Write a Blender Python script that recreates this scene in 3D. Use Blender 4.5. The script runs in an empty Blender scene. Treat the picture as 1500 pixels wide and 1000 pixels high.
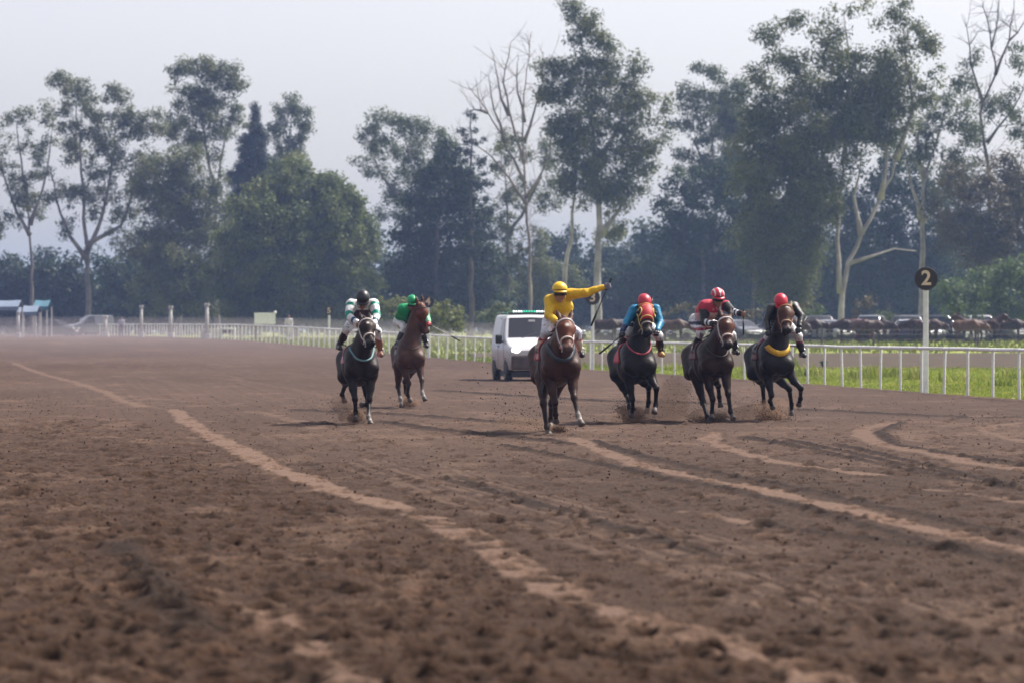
import bpy, math, random
import numpy as np
from mathutils import Vector, Matrix

random.seed(7)
RNG = np.random.default_rng(11)
SC = bpy.context.scene
COL = SC.collection

# ------------------------------------------------------------------ camera, sky, sun, exposure
FPX = 4500.0          # focal length in pixels of a 1500 px wide frame
HZ = 485.0            # horizon row
CAMZ = 1.5
cam_d = bpy.data.cameras.new('camera')
cam_d.sensor_width = 36.0
cam_d.lens = 36.0 * FPX / 1500.0
cam_d.shift_y = -15.0 / 1500.0
cam_d.clip_start = 0.5
cam_d.clip_end = 9000.0
cam_d.dof.use_dof = True
cam_d.dof.focus_distance = 47.0
cam_d.dof.aperture_fstop = 2.8
cam_d.dof.aperture_blades = 0
cam = bpy.data.objects.new('camera', cam_d)
COL.objects.link(cam)
cam.location = (0, 0, CAMZ)
cam.rotation_euler = (math.radians(90), 0, 0)
SC.camera = cam

SUN_AZ = math.radians(62)    # from the view direction (+Y) towards +X
SUN_EL = math.radians(53)
SUN_DIR = Vector((math.sin(SUN_AZ) * math.cos(SUN_EL), math.cos(SUN_AZ) * math.cos(SUN_EL), math.sin(SUN_EL)))
world = bpy.data.worlds.new('World')
SC.world = world
world.use_nodes = True
wn = world.node_tree
wn.nodes.clear()
w_out = wn.nodes.new('ShaderNodeOutputWorld')
w_bg = wn.nodes.new('ShaderNodeBackground')
w_sky = wn.nodes.new('ShaderNodeTexSky')
w_sky.sky_type = 'NISHITA'
w_sky.sun_disc = False
w_sky.sun_elevation = SUN_EL
w_sky.sun_rotation = SUN_AZ
w_sky.air_density = 1.0
w_sky.dust_density = 2.5
w_sky.ozone_density = 2.5
w_bg.inputs['Strength'].default_value = 0.138
w_hs = wn.nodes.new('ShaderNodeHueSaturation')
w_hs.inputs['Saturation'].default_value = 0.36
w_mx = wn.nodes.new('ShaderNodeMix'); w_mx.data_type = 'RGBA'; w_mx.blend_type = 'MULTIPLY'; w_mx.inputs[0].default_value = 1
w_mx.inputs[7].default_value = (1.02, .955, .945, 1)
wn.links.new(w_sky.outputs[0], w_hs.inputs['Color'])
wn.links.new(w_hs.outputs[0], w_mx.inputs[6])
wn.links.new(w_mx.outputs[2], w_bg.inputs['Color'])
wn.links.new(w_bg.outputs[0], w_out.inputs['Surface'])
sun_d = bpy.data.lights.new('sun', 'SUN')
sun_d.energy = 4.9
sun_d.angle = math.radians(6.0)
sun_d.color = (1.0, 0.93, 0.84)
sun = bpy.data.objects.new('sun', sun_d)
COL.objects.link(sun)
sun.rotation_euler = SUN_DIR.to_track_quat('Z', 'Y').to_euler()
sun.location = (60, 60, 80)
SC.view_settings.view_transform = 'Standard'
SC.view_settings.look = 'None'
SC.view_settings.gamma = 1.0
SC.view_settings.exposure = 0.60
SC.view_settings.use_curve_mapping = False
SC.cycles.use_denoising = True
SC.cycles.max_bounces = 6
SC.cycles.diffuse_bounces = 3
SC.cycles.glossy_bounces = 2
SC.cycles.transmission_bounces = 3
SC.cycles.transparent_max_bounces = 4
SC.cycles.volume_bounces = 1
HAZE_DENSITY = 0.00033

# ------------------------------------------------------------------ helpers
def A(*v):
    return np.array(v, dtype=float)

def U(px, py, D):
    return A((px - 750) / FPX * D, D, CAMZ - (py - HZ) / FPX * D)

_TK = np.array([(-200, 0), (125, 0), (145, .14), (166, .40), (190, .66), (217, .87), (280, 1.04), (350, 1.14), (600, 1.25), (1200, 1.3), (9000, 1.3)], dtype=float)
def tz(y):
    y = np.asarray(y, dtype=float)
    return (np.interp(y - 8, _TK[:, 0], _TK[:, 1]) + np.interp(y, _TK[:, 0], _TK[:, 1]) + np.interp(y + 8, _TK[:, 0], _TK[:, 1])) / 3

_FK = np.array([(-60, 29), (0, 20.6), (45, 14.4), (68.9, 11.1), (87.7, 8.55), (97, 7.15), (118, 3.55), (143, -2.0), (170, -8.6), (205, -16.5), (280, -33), (400, -67), (620, -150), (900, -300)], dtype=float)
def fx(y):
    y = np.asarray(y, dtype=float)
    return (np.interp(y - 7, _FK[:, 0], _FK[:, 1]) + np.interp(y, _FK[:, 0], _FK[:, 1]) + np.interp(y + 7, _FK[:, 0], _FK[:, 1])) / 3

def mesh_np(name, V, faces, mats=(), fm=None, smooth=False, col=None):
    """V (n,3); faces: list of int arrays, each (m,3) or (m,4)"""
    me = bpy.data.meshes.new(name)
    V = np.ascontiguousarray(V, dtype=np.float32)
    faces = [np.asarray(f, dtype=np.int32) for f in faces if len(f)]
    nf = sum(len(f) for f in faces)
    nl = sum(f.size for f in faces)
    me.vertices.add(len(V)); me.loops.add(nl); me.polygons.add(nf)
    me.vertices.foreach_set('co', V.ravel())
    me.loops.foreach_set('vertex_index', np.concatenate([f.ravel() for f in faces]))
    st = []; o = 0
    for f in faces:
        st.append(o + np.arange(len(f)) * f.shape[1]); o += f.size
    me.polygons.foreach_set('loop_start', np.concatenate(st).astype(np.int32))
    if fm is not None:
        me.polygons.foreach_set('material_index', np.asarray(fm, dtype=np.int32))
    me.polygons.foreach_set('use_smooth', np.full(nf, smooth, dtype=bool))
    for m in mats:
        me.materials.append(m)
    if col is not None:
        ca = me.color_attributes.new('Col', 'FLOAT_COLOR', 'POINT')
        c4 = np.ones((len(V), 4), dtype=np.float32); c4[:, :col.shape[1]] = col
        ca.data.foreach_set('color', c4.ravel())
    me.update(calc_edges=True)
    return me

def link(name, me, parent=None, loc=None):
    o = bpy.data.objects.new(name, me)
    COL.objects.link(o)
    if parent is not None:
        o.parent = parent
    if loc is not None:
        o.location = loc
    return o

def tag(o, label=None, cat=None, group=None, kind=None):
    if label: o['label'] = label
    if cat: o['category'] = cat
    if group: o['group'] = group
    if kind: o['kind'] = kind
    return o

def thing(name, label, cat, loc=(0, 0, 0), group=None, rz=0.0):
    o = link(name, None, None, loc)
    o.rotation_euler = (0, 0, rz)
    o.empty_display_size = 0.2
    return tag(o, label, cat, group)

def copy_tree(o, parent=None):
    c = o.copy(); COL.objects.link(c)
    if parent is not None:
        c.parent = parent
    for ch in list(o.children):
        copy_tree(ch, c)
    return c

class MB:
    """collects simple shapes into one mesh"""
    def __init__(s):
        s.V = []; s.F3 = []; s.F4 = []; s.n = 0; s.m3 = []; s.m4 = []; s.m = 0
    def add(s, V, F):
        V = np.asarray(V, dtype=float)
        s.V.append(V)
        for f in F:
            if len(f) == 4: s.F4.append([i + s.n for i in f]); s.m4.append(s.m)
            elif len(f) == 3: s.F3.append([i + s.n for i in f]); s.m3.append(s.m)
            else:
                for k in range(1, len(f) - 1):
                    s.F3.append([f[0] + s.n, f[k] + s.n, f[k + 1] + s.n]); s.m3.append(s.m)
        s.n += len(V)
        return s
    def box(s, c, size, R=None, ch=0.0):
        c = np.asarray(c, float); h = np.asarray(size, float) / 2
        if ch > 0:
            V = []
            for sx in (-1, 1):
                for sy in (-1, 1):
                    for sz in (-1, 1):
                        for ax in range(3):
                            p = h * (sx, sy, sz)
                            q = np.array((sx, sy, sz), float) * (h - ch); q[ax] = p[ax]
                            V.append(q)
            V = np.array(V)
            from itertools import combinations
            def idx(sx, sy, sz, ax): return ((((sx > 0) * 2 + (sy > 0)) * 2 + (sz > 0)) * 3 + ax)
            F = []
            for ax in range(3):
                a1, a2 = [(1, 2), (2, 0), (0, 1)][ax]
                for sg in (-1, 1):
                    q = []
                    for (u, v) in ((-1, -1), (1, -1), (1, 1), (-1, 1)):
                        t = [0, 0, 0]; t[ax] = sg; t[a1] = u; t[a2] = v
                        q.append(idx(*t, ax))
                    F.append(q if sg > 0 else q[::-1])
                for u in (-1, 1):
                    for v in (-1, 1):
                        t = [0, 0, 0]; t[a1] = u; t[a2] = v
                        t0 = t[:]; t0[ax] = -1; t1 = t[:]; t1[ax] = 1
                        q = [idx(*t0, a1), idx(*t1, a1), idx(*t1, a2), idx(*t0, a2)]
                        F.append(q if u * v < 0 else q[::-1])
            for sx in (-1, 1):
                for sy in (-1, 1):
                    for sz in (-1, 1):
                        q = [idx(sx, sy, sz, 0), idx(sx, sy, sz, 1), idx(sx, sy, sz, 2)]
                        F.append(q if sx * sy * sz > 0 else q[::-1])
        else:
            V = np.array([(x, y, z) for x in (-1, 1) for y in (-1, 1) for z in (-1, 1)]) * h
            F = [(0, 1, 3, 2), (4, 6, 7, 5), (0, 4, 5, 1), (2, 3, 7, 6), (0, 2, 6, 4), (1, 5, 7, 3)]
        if R is not None:
            V = V @ np.asarray(R, float).T
        return s.add(V + c, F)
    def tube(s, P, r, n=6, caps=True):
        P = np.asarray(P, float)
        r = np.broadcast_to(np.asarray(r, float), (len(P),))
        T = np.gradient(P, axis=0) if len(P) > 2 else np.repeat((P[1] - P[0])[None], 2, 0)
        T /= np.linalg.norm(T, axis=1)[:, None] + 1e-9
        ref = A(0, 0, 1) if abs(T[0][2]) < .9 else A(1, 0, 0)
        V = []
        u = np.cross(T[0], ref); u /= np.linalg.norm(u)
        for i in range(len(P)):
            u = u - T[i] * (u @ T[i]); u /= np.linalg.norm(u) + 1e-9
            v = np.cross(T[i], u)
            for k in range(n):
                a = 2 * math.pi * k / n
                V.append(P[i] + r[i] * (math.cos(a) * u + math.sin(a) * v))
        F = []
        for i in range(len(P) - 1):
            for k in range(n):
                k2 = (k + 1) % n
                F.append((i * n + k, i * n + k2, (i + 1) * n + k2, (i + 1) * n + k))
        if caps:
            F.append(tuple(range(n))[::-1]); F.append(tuple(range((len(P) - 1) * n, len(P) * n)))
        return s.add(V, F)
    def lathe(s, prof, n=16, R=None, o=(0, 0, 0)):
        """prof list of (r, z); axis z"""
        V = []; F = []
        for (r, z) in prof:
            for k in range(n):
                a = 2 * math.pi * k / n
                V.append((r * math.cos(a), r * math.sin(a), z))
        for i in range(len(prof) - 1):
            for k in range(n):
                k2 = (k + 1) % n
                F.append((i * n + k, i * n + k2, (i + 1) * n + k2, (i + 1) * n + k))
        F.append(tuple(range(n))[::-1]); F.append(tuple(range((len(prof) - 1) * n, len(prof) * n)))
        V = np.array(V)
        if R is not None:
            V = V @ np.asarray(R, float).T
        return s.add(V + np.asarray(o, float), F)
    def ell(s, c, r, R=None, n=10, m=6):
        V = []; F = []
        for i in range(m + 1):
            th = math.pi * i / m
            for k in range(n):
                a = 2 * math.pi * k / n
                V.append((math.sin(th) * math.cos(a) * r[0], math.sin(th) * math.sin(a) * r[1], math.cos(th) * r[2]))
        for i in range(m):
            for k in range(n):
                k2 = (k + 1) % n
                F.append((i * n + k, (i + 1) * n + k, (i + 1) * n + k2, i * n + k2))
        V = np.array(V)
        if R is not None:
            V = V @ np.asarray(R, float).T
        return s.add(V + np.asarray(c, float), F)
    def mesh(s, name, mats, smooth=False):
        V = np.concatenate(s.V)
        return mesh_np(name, V, [np.array(s.F4, dtype=np.int32).reshape(-1, 4), np.array(s.F3, dtype=np.int32).reshape(-1, 3)],
                       mats if isinstance(mats, (list, tuple)) else [mats], fm=s.m4 + s.m3, smooth=smooth)
    def build(s, name, mats, parent=None, loc=None, smooth=False):
        return link(name, s.mesh(name, mats, smooth), parent, loc)

def slab(A0, N, t):
    """grid of points A0 (r,c,3), outward normals N, thickness t -> closed shell verts, faces"""
    r, c = A0.shape[:2]
    V = np.concatenate([(A0 + N * t).reshape(-1, 3), A0.reshape(-1, 3)])
    F = []
    o = r * c
    for i in range(r - 1):
        for j in range(c - 1):
            a, b, d, e = i * c + j, i * c + j + 1, (i + 1) * c + j + 1, (i + 1) * c + j
            F.append((a, b, d, e)); F.append((o + e, o + d, o + b, o + a))
    for j in range(c - 1):
        F.append((j + 1, j, o + j, o + j + 1))
        k = (r - 1) * c + j
        F.append((k, k + 1, o + k + 1, o + k))
    for i in range(r - 1):
        k = i * c
        F.append((k, k + c, o + k + c, o + k))
        k = i * c + c - 1
        F.append((k + c, k, o + k, o + k + c))
    return V, F

# ------------------------------------------------------------------ materials
def mat(name, color=(.5, .5, .5), rough=.6, spec=.5, attr=False, noise=None, bump=None, metal=0.0, emit=None, trans=0.0, coat=0.0):
    m = bpy.data.materials.new(name); m.use_nodes = True
    nt = m.node_tree; b = nt.nodes['Principled BSDF']
    b.inputs['Roughness'].default_value = rough
    b.inputs['Specular IOR Level'].default_value = spec
    b.inputs['Metallic'].default_value = metal
    b.inputs['Coat Weight'].default_value = coat
    src = None
    if attr:
        at = nt.nodes.new('ShaderNodeAttribute'); at.attribute_name = 'Col'
        src = at.outputs['Color']
    else:
        b.inputs['Base Color'].default_value = (*color, 1)
    tc = None
    if noise or bump:
        tc = nt.nodes.new('ShaderNodeTexCoord')
    if noise:      # (scale, amount, detail)
        n = nt.nodes.new('ShaderNodeTexNoise'); n.inputs['Scale'].default_value = noise[0]; n.inputs['Detail'].default_value = noise[2] if len(noise) > 2 else 4
        nt.links.new(tc.outputs['Object'], n.inputs['Vector'])
        mr = nt.nodes.new('ShaderNodeMapRange')
        mr.inputs['From Min'].default_value = .3; mr.inputs['From Max'].default_value = .7
        mr.inputs['To Min'].default_value = 1 - noise[1]; mr.inputs['To Max'].default_value = 1 + noise[1]
        nt.links.new(n.outputs[0], mr.inputs[0])
        mx = nt.nodes.new('ShaderNodeMix'); mx.data_type = 'RGBA'; mx.blend_type = 'MULTIPLY'; mx.inputs[0].default_value = 1
        if src is None:
            mx.inputs[6].default_value = (*color, 1)
        else:
            nt.links.new(src, mx.inputs[6])
        nt.links.new(mr.outputs[0], mx.inputs[7])
        src = mx.outputs[2]
    if src is not None:
        nt.links.new(src, b.inputs['Base Color'])
    if bump:       # (scale, strength, distance)
        n2 = nt.nodes.new('ShaderNodeTexNoise'); n2.inputs['Scale'].default_value = bump[0]; n2.inputs['Detail'].default_value = 5
        nt.links.new(tc.outputs['Object'], n2.inputs['Vector'])
        bp = nt.nodes.new('ShaderNodeBump'); bp.inputs['Strength'].default_value = bump[1]; bp.inputs['Distance'].default_value = bump[2]
        nt.links.new(n2.outputs[0], bp.inputs['Height'])
        nt.links.new(bp.outputs[0], b.inputs['Normal'])
    if emit:
        b.inputs['Emission Color'].default_value = (*emit[0], 1); b.inputs['Emission Strength'].default_value = emit[1]
    if trans:      # leaf: mix with a translucent lobe
        out = nt.nodes['Material Output']
        tl = nt.nodes.new('ShaderNodeBsdfTranslucent')
        if src is not None: nt.links.new(src, tl.inputs['Color'])
        else: tl.inputs['Color'].default_value = (*color, 1)
        ms = nt.nodes.new('ShaderNodeMixShader'); ms.inputs[0].default_value = trans
        nt.links.new(b.outputs[0], ms.inputs[1]); nt.links.new(tl.outputs[0], ms.inputs[2])
        nt.links.new(ms.outputs[0], out.inputs['Surface'])
    return m

M = {}
M['white_paint'] = mat('white_paint', (.72, .72, .72), .55, noise=(6, .12), bump=(30, .15, .003))
M['leaf'] = mat('leaf', attr=True, rough=.55, spec=.3, trans=.42)
M['bark'] = mat('bark', attr=True, rough=.9, spec=.2, noise=(1.2, .35), bump=(4, .6, .05))
M['coat'] = mat('coat', attr=True, rough=.46, spec=.15, noise=(7, .38, 6), bump=(11, .5, .02))
M['hair'] = mat('hair', (.012, .010, .009), .6, .4, noise=(20, .4))
M['hoof'] = mat('hoof', attr=True, rough=.6, noise=(20, .3))
M['silk'] = mat('silk', attr=True, rough=.45, spec=.4, noise=(14, .10), bump=(16, .8, .02))
M['skin'] = mat('skin', attr=True, rough=.5, spec=.4, noise=(20, .12))
M['boot'] = mat('boot', attr=True, rough=.35, spec=.5, noise=(20, .2))
M['helmet'] = mat('helmet', attr=True, rough=.4, spec=.5, noise=(12, .06), bump=(40, .2, .003))
M['goggles'] = mat('goggles', (.012, .012, .014), .15, .6)
M['strap'] = mat('strap', attr=True, rough=.6, noise=(30, .15))
M['leather'] = mat('leather', (.02, .014, .012), .5, .4, noise=(25, .3))
M['metal'] = mat('metal', (.5, .5, .5), .3, .5, metal=1.0)
M['whip'] = mat('whip', attr=True, rough=.5)
# ------------------------------------------------------------------ ground
def vnoise(x, y, seed):
    xi = np.floor(x).astype(np.int64); yi = np.floor(y).astype(np.int64)
    fxx = x - xi; fyy = y - yi
    def h(i, j):
        n = (i * 374761393 + j * 668265263 + seed * 1442695041) & 0xffffffff
        n = ((n ^ (n >> 13)) * 1274126177) & 0xffffffff
        n = (n ^ (n >> 16)) & 0xffffffff
        return n / 4294967295.0
    u = fxx * fxx * (3 - 2 * fxx); v = fyy * fyy * (3 - 2 * fyy)
    return (h(xi, yi) * (1 - u) + h(xi + 1, yi) * u) * (1 - v) + (h(xi, yi + 1) * (1 - u) + h(xi + 1, yi + 1) * u) * v

def fbm(x, y, seed, octs=3):
    s = 0; a = .5; t = 0
    for o in range(octs):
        s = s + a * vnoise(x * 2 ** o + 17.3 * o, y * 2 ** o - 9.1 * o, seed + o); t += a; a *= .5
    return s / t

def G0(px, py):
    """ground point (flat part of the track) seen at a photo pixel"""
    D = CAMZ * FPX / (py - HZ)
    return ((px - 750) / FPX * D, D)

# wheel and drag marks left in the dirt: (photo polyline, width m, depth m, paleness, breaks)
MARKS = [
    ([(20, 534), (70, 550), (110, 560), (150, 573), (180, 588), (210, 596)], .30, .02, .8, 0),
    ([(252, 600), (262, 606), (272, 616), (300, 634), (340, 654), (380, 676), (420, 694), (470, 713), (520, 729), (590, 746)], .27, .025, 1.0, 0),
    ([(520, 729), (590, 746), (640, 766), (690, 790), (740, 822), (790, 850), (850, 880), (950, 915), (1050, 948), (1180, 992), (1300, 1040)], .24, .025, .85, 1),
    ([(838, 642), (866, 655), (930, 681), (1000, 696), (1100, 716), (1200, 738), (1300, 763), (1400, 786), (1560, 817)], .20, .03, .9, 0),
    ([(735, 653), (850, 675), (950, 695), (1060, 717), (1150, 738), (1250, 765), (1400, 806), (1560, 848)], .07, .03, .05, 0),
    ([(866, 646), (950, 672), (1040, 692), (1150, 714), (1260, 738), (1400, 768), (1560, 800)], .09, .035, .05, 0),
    ([(1050, 634), (1036, 645), (1060, 656), (1130, 676), (1210, 688), (1275, 696)], .20, .025, .85, 0),
    ([(1308, 619), (1268, 628), (1262, 638), (1290, 652), (1345, 662), (1420, 678), (1540, 694)], .26, .03, .8, 0),
    ([(1318, 620), (1290, 636), (1310, 652), (1400, 668), (1540, 686)], .10, .035, .0, 0),
    ([(1500, 619), (1455, 624), (1440, 632), (1475, 642), (1520, 652)], .20, .025, .7, 0),
    ([(1350, 716), (1430, 727), (1560, 746)], .22, .02, .7, 1),
    ([(1000, 750), (1050, 758), (1115, 771)], .16, .02, .8, 1),
    ([(1115, 771), (1250, 790), (1400, 808), (1560, 826)], .11, .03, .1, 0),
    ([(330, 862), (380, 905), (440, 945), (500, 985), (540, 1030)], .21, .025, .7, 1),
    ([(180, 800), (230, 862), (290, 930)], .16, .03, .05, 1),
    ([(560, 700), (650, 735), (760, 770), (880, 812), (1010, 850)], .16, .012, .35, 1),
    ([(660, 700), (760, 732), (900, 775), (1050, 820)], .12, .012, .25, 1),
    ([(380, 604), (425, 614), (470, 628)], .3, .02, .7, 1),
    ([(560, 618), (640, 630), (740, 640), (840, 652)], .14, .03, .05, 0),
    ([(430, 600), (600, 608), (780, 622)], .16, .03, .1, 1),
    ([(310, 552), (370, 560), (430, 570), (520, 590)], .3, .015, .5, 1),
    ([(165, 545), (230, 556), (330, 572)], .3, .015, .4, 1),
    ([(640, 572), (760, 580), (900, 588), (1060, 592)], .25, .03, .05, 1),
    ([(1180, 600), (1300, 606), (1420, 612), (1540, 612)], .2, .03, .05, 1),
]

for k_ in range(7):      # fine parallel tyre and harrow lines in the compacted strip
    s_ = 26 * k_ + (k_ * 37 % 11)
    MARKS.append(([(470 + s_, 676 - s_ * .06), (560 + s_, 704), (680 + s_ * 1.1, 738), (820 + s_ * 1.3, 780), (960 + s_ * 1.5, 830), (1120 + s_ * 1.7, 895)], .05 + .02 * (k_ % 3), .01, (.36, .32, .44)[k_ % 3], 1))
for k_ in range(5):
    s_ = 34 * k_
    MARKS.append(([(1090 + s_, 640 + 3 * k_), (1200 + s_, 660 + 4 * k_), (1330 + s_, 690 + 5 * k_), (1520 + s_, 722 + 6 * k_)], .07, .01, (.06, .4)[k_ % 2], 1))

def track_grid():
    Ds = [8.5]
    while Ds[-1] < 52: Ds.append(Ds[-1] * 1.0019)
    while Ds[-1] < 170: Ds.append(Ds[-1] * 1.006)
    while Ds[-1] < 900: Ds.append(Ds[-1] * 1.03)
    Ds = np.array(Ds)
    nc = 600
    left = -1010 / FPX * Ds - 1.2; right = 1010 / FPX * Ds + 1.2
    fe = fx(Ds) + .35
    right_in = np.minimum(right, fe)
    left = np.minimum(left, right_in - 6)
    t = np.linspace(0, 1, nc)
    X = left[:, None] + (right_in - left)[:, None] * t[None]
    exl = np.array([-90, -45, -20, -8, -3, -1])
    XL = left[:, None] + exl[None] * (1 + Ds[:, None] / 150)
    XR = right_in[:, None] + (np.maximum(fe - right_in, 0))[:, None] * np.array([.1, .3, .6, 1])[None] + np.array([.002, .004, .006, .008])[None]
    X = np.concatenate([XL, X, XR], 1)
    Y = np.repeat(Ds[:, None], X.shape[1], 1)
    return X, Y, Ds

def build_track():
    X, Y, Ds = track_grid()
    r, c = X.shape
    near = np.clip((60 - Y) / 25, 0, 1)
    fade = np.clip((190 - Y) / 60, 0, 1)
    coarse = fbm(X * .35 + 5, Y * .16, 91, 2)               # patches of coarser and finer ground
    xl = np.interp(Y, [13, 17, 24, 35, 45, 80], [2.6, .6, -.6, -2.6, -5.0, -13])
    churn = np.clip(.5 + (xl - X) * .5, 0, 1)              # churned on the near side of the pale wheel mark
    rough = .55 + .75 * churn * np.clip(coarse * 1.6, .4, 1.2) + .25 * np.clip((fbm(X * .5, Y * .5, 5, 2) - .5) * 4, -1, 1)
    n1 = fbm(X / 1.6, Y / 2.2, 1, 2) - .5
    n2 = fbm(X / .30, Y / .36, 2, 2) - .5
    n3 = fbm(X / .10, Y / .13, 3, 2) - .5
    n5 = vnoise(X / .17, Y / .2, 8)
    n4 = vnoise(X / .045, Y / .05, 4) - .5
    crumb = np.clip(n5 - .58, 0, 1) * 2.4                     # scattered raised crumbs
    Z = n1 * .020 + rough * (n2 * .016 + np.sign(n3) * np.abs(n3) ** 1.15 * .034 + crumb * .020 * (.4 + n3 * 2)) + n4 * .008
    Z += (RNG.random(Z.shape) - .5) * .015
    along = X + .15 * Y                                       # long drag lines of the harrow along the track
    Z += (vnoise(along / .13, Y / 14, 31) - .5) * .019 * (1.1 - churn)
    dry = np.clip((fbm(X * 1.6, Y * .9, 77, 3) - .60) * 2.2, 0, .35)
    dry = dry + np.clip((fbm(X * .15, Y * .07, 78, 2) - .5) * .4, -.1, .12)
    dry = dry + np.clip((Y - 30) / 60, 0, .26)  # paler with distance from the camera
    dry = dry - .9 * np.clip(np.abs(n3) - .12, 0, .3) * (n3 < 0) * np.clip((50 - Y) / 20, 0, 1)  # hollows of the fine relief coloured darker
    # wheel and drag marks
    for (pl, w, dep, pale, brk) in sorted(MARKS, key=lambda m_: m_[3]):
        P = np.array([G0(*p) for p in pl])
        wl = w * 5
        j0 = np.searchsorted(Ds, P[:, 1].min() - wl); j1 = np.searchsorted(Ds, P[:, 1].max() + wl)
        if j1 <= j0: continue
        xs = X[j0:j1]; ys = Y[j0:j1]
        wob = (fbm(xs / .5, ys / .8, 55, 2) - .5) * w * .9
        d = np.full(xs.shape, 9.0)
        for a, b in zip(P[:-1], P[1:]):
            ab = b - a
            tt = np.clip(((xs - a[0]) * ab[0] + (ys - a[1]) * ab[1]) / (ab @ ab), 0, 1)
            d = np.minimum(d, np.hypot(xs - a[0] - tt * ab[0], ys - a[1] - tt * ab[1]))
        d = d + wob
        inside = np.clip((w * .60 - d) / (w * .14), 0, 1)
        if brk:
            inside = inside * np.clip((fbm(xs / .22, ys / .30, 66, 2) - .40) * 9, 0, 1)
        Zs = Z[j0:j1]
        if pale > .3:      # flattened dry strip, level with the crumbs around it
            Z[j0:j1] = Zs * (1 - .9 * inside) + .012 * inside
            dry[j0:j1] = dry[j0:j1] * (1 - inside) + pale * inside
        else:              # ridge of turned soil, coloured darker
            rid = np.exp(-(d / (w * .95)) ** 2)
            Z[j0:j1] = Zs + rid * .032 * (.45 + fbm(xs / .2, ys / .25, 67, 1))
            dry[j0:j1] = dry[j0:j1] * (1 - rid) - .85 * rid
    # hoof prints
    rng = np.random.default_rng(5)
    n = 9000
    hd = 9 + (rng.random(n) ** 1.5) * 75
    hx = (rng.random(n) - .5) * 2 * (hd * .24)
    keep = rng.random(n) < np.interp(hx - np.interp(hd, [13, 17, 24, 35, 45, 80], [2.6, .6, -.6, -2.6, -5.0, -13]), [-1, 1], [1, .45])
    for px_, d_ in zip(hx[keep], hd[keep]):
        s = .045 + .045 * rng.random()
        i0, i1 = np.searchsorted(Ds, [d_ - s * 3, d_ + s * 3])
        if i1 - i0 < 2: continue
        x0 = X[i0]; k0, k1 = np.searchsorted(x0, [px_ - s * 3, px_ + s * 3])
        if k1 - k0 < 2: continue
        dx = X[i0:i1, k0:k1] - px_; dy = Y[i0:i1, k0:k1] - d_
        rr = np.sqrt(dx * dx + dy * dy * .8) / s
        dep = .018 + .026 * rng.random()
        pit = np.clip(1.25 - rr, 0, 1)
        pit = pit * pit * (3 - 2 * pit)
        lip = np.exp(-((rr - 1.45) / .4) ** 2) * np.clip(dy / s * .6 + .35, 0, 1.2)
        Z[i0:i1, k0:k1] += -dep * pit + .02 * lip
        dry[i0:i1, k0:k1] -= .55 * pit  # floor of each print coloured darker
    Z = Z * fade + tz(Y)
    Z += -.16 * np.clip((X - fx(Y) - .05) / .3, 0, 1)        # crumbling edge below the rail
    nmain = 6 + 540
    idx = np.arange(r * c).reshape(r, c)
    F = np.stack([idx[:-1, :-1], idx[:-1, 1:], idx[1:, 1:], idx[1:, :-1]], -1).reshape(-1, 4)
    darken = np.clip(-dry, 0, 1).reshape(-1); dry = np.clip(dry, 0, 1).reshape(-1)
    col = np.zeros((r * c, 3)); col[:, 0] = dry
    col[:, 1] = darken; col[:, 2] = churn.reshape(-1)
    m = bpy.data.materials.new('dirt'); m.use_nodes = True
    nt = m.node_tree; b = nt.nodes['Principled BSDF']; b.inputs['Roughness'].default_value = .95; b.inputs['Specular IOR Level'].default_value = .15
    L = nt.links.new
    at = nt.nodes.new('ShaderNodeAttribute'); at.attribute_name = 'Col'
    sp = nt.nodes.new('ShaderNodeSeparateColor'); L(at.outputs['Color'], sp.inputs[0])
    tc = nt.nodes.new('ShaderNodeTexCoord')
    na = nt.nodes.new('ShaderNodeTexNoise'); na.inputs['Scale'].default_value = 3.5; na.inputs['Detail'].default_value = 8; na.inputs['Roughness'].default_value = .7
    nb = nt.nodes.new('ShaderNodeTexNoise'); nb.inputs['Scale'].default_value = 22; nb.inputs['Detail'].default_value = 4
    L(tc.outputs['Object'], na.inputs['Vector']); L(tc.outputs['Object'], nb.inputs['Vector'])
    r1 = nt.nodes.new('ShaderNodeValToRGB')
    r1.color_ramp.elements[0].position = .33; r1.color_ramp.elements[0].color = (.021, .0112, .0066, 1)
    r1.color_ramp.elements[1].position = .68; r1.color_ramp.elements[1].color = (.057, .0305, .0183, 1)
    L(na.outputs[0], r1.inputs[0])
    mg = nt.nodes.new('ShaderNodeMix'); mg.data_type = 'RGBA'                       # greyer fine ground
    gs = nt.nodes.new('ShaderNodeMath'); gs.operation = 'MULTIPLY'; gs.inputs[1].default_value = .55
    iv = nt.nodes.new('ShaderNodeMath'); iv.operation = 'SUBTRACT'; iv.inputs[0].default_value = 1.0
    L(sp.outputs[2], iv.inputs[1]); L(iv.outputs[0], gs.inputs[0]); L(gs.outputs[0], mg.inputs[0])
    L(r1.outputs[0], mg.inputs[6]); mg.inputs[7].default_value = (.049, .031, .023, 1)
    md = nt.nodes.new('ShaderNodeMix'); md.data_type = 'RGBA'
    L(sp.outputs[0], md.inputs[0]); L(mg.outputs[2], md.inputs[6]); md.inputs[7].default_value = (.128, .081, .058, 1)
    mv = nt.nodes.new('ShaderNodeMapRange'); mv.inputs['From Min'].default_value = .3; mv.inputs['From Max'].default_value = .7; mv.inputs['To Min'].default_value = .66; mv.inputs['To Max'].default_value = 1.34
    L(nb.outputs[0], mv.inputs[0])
    mw = nt.nodes.new('ShaderNodeMix'); mw.data_type = 'RGBA'                       # darker soil on ridges, in hollows and hoof prints
    L(sp.outputs[1], mw.inputs[0]); L(md.outputs[2], mw.inputs[6]); mw.inputs[7].default_value = (.016, .009, .006, 1)
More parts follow.
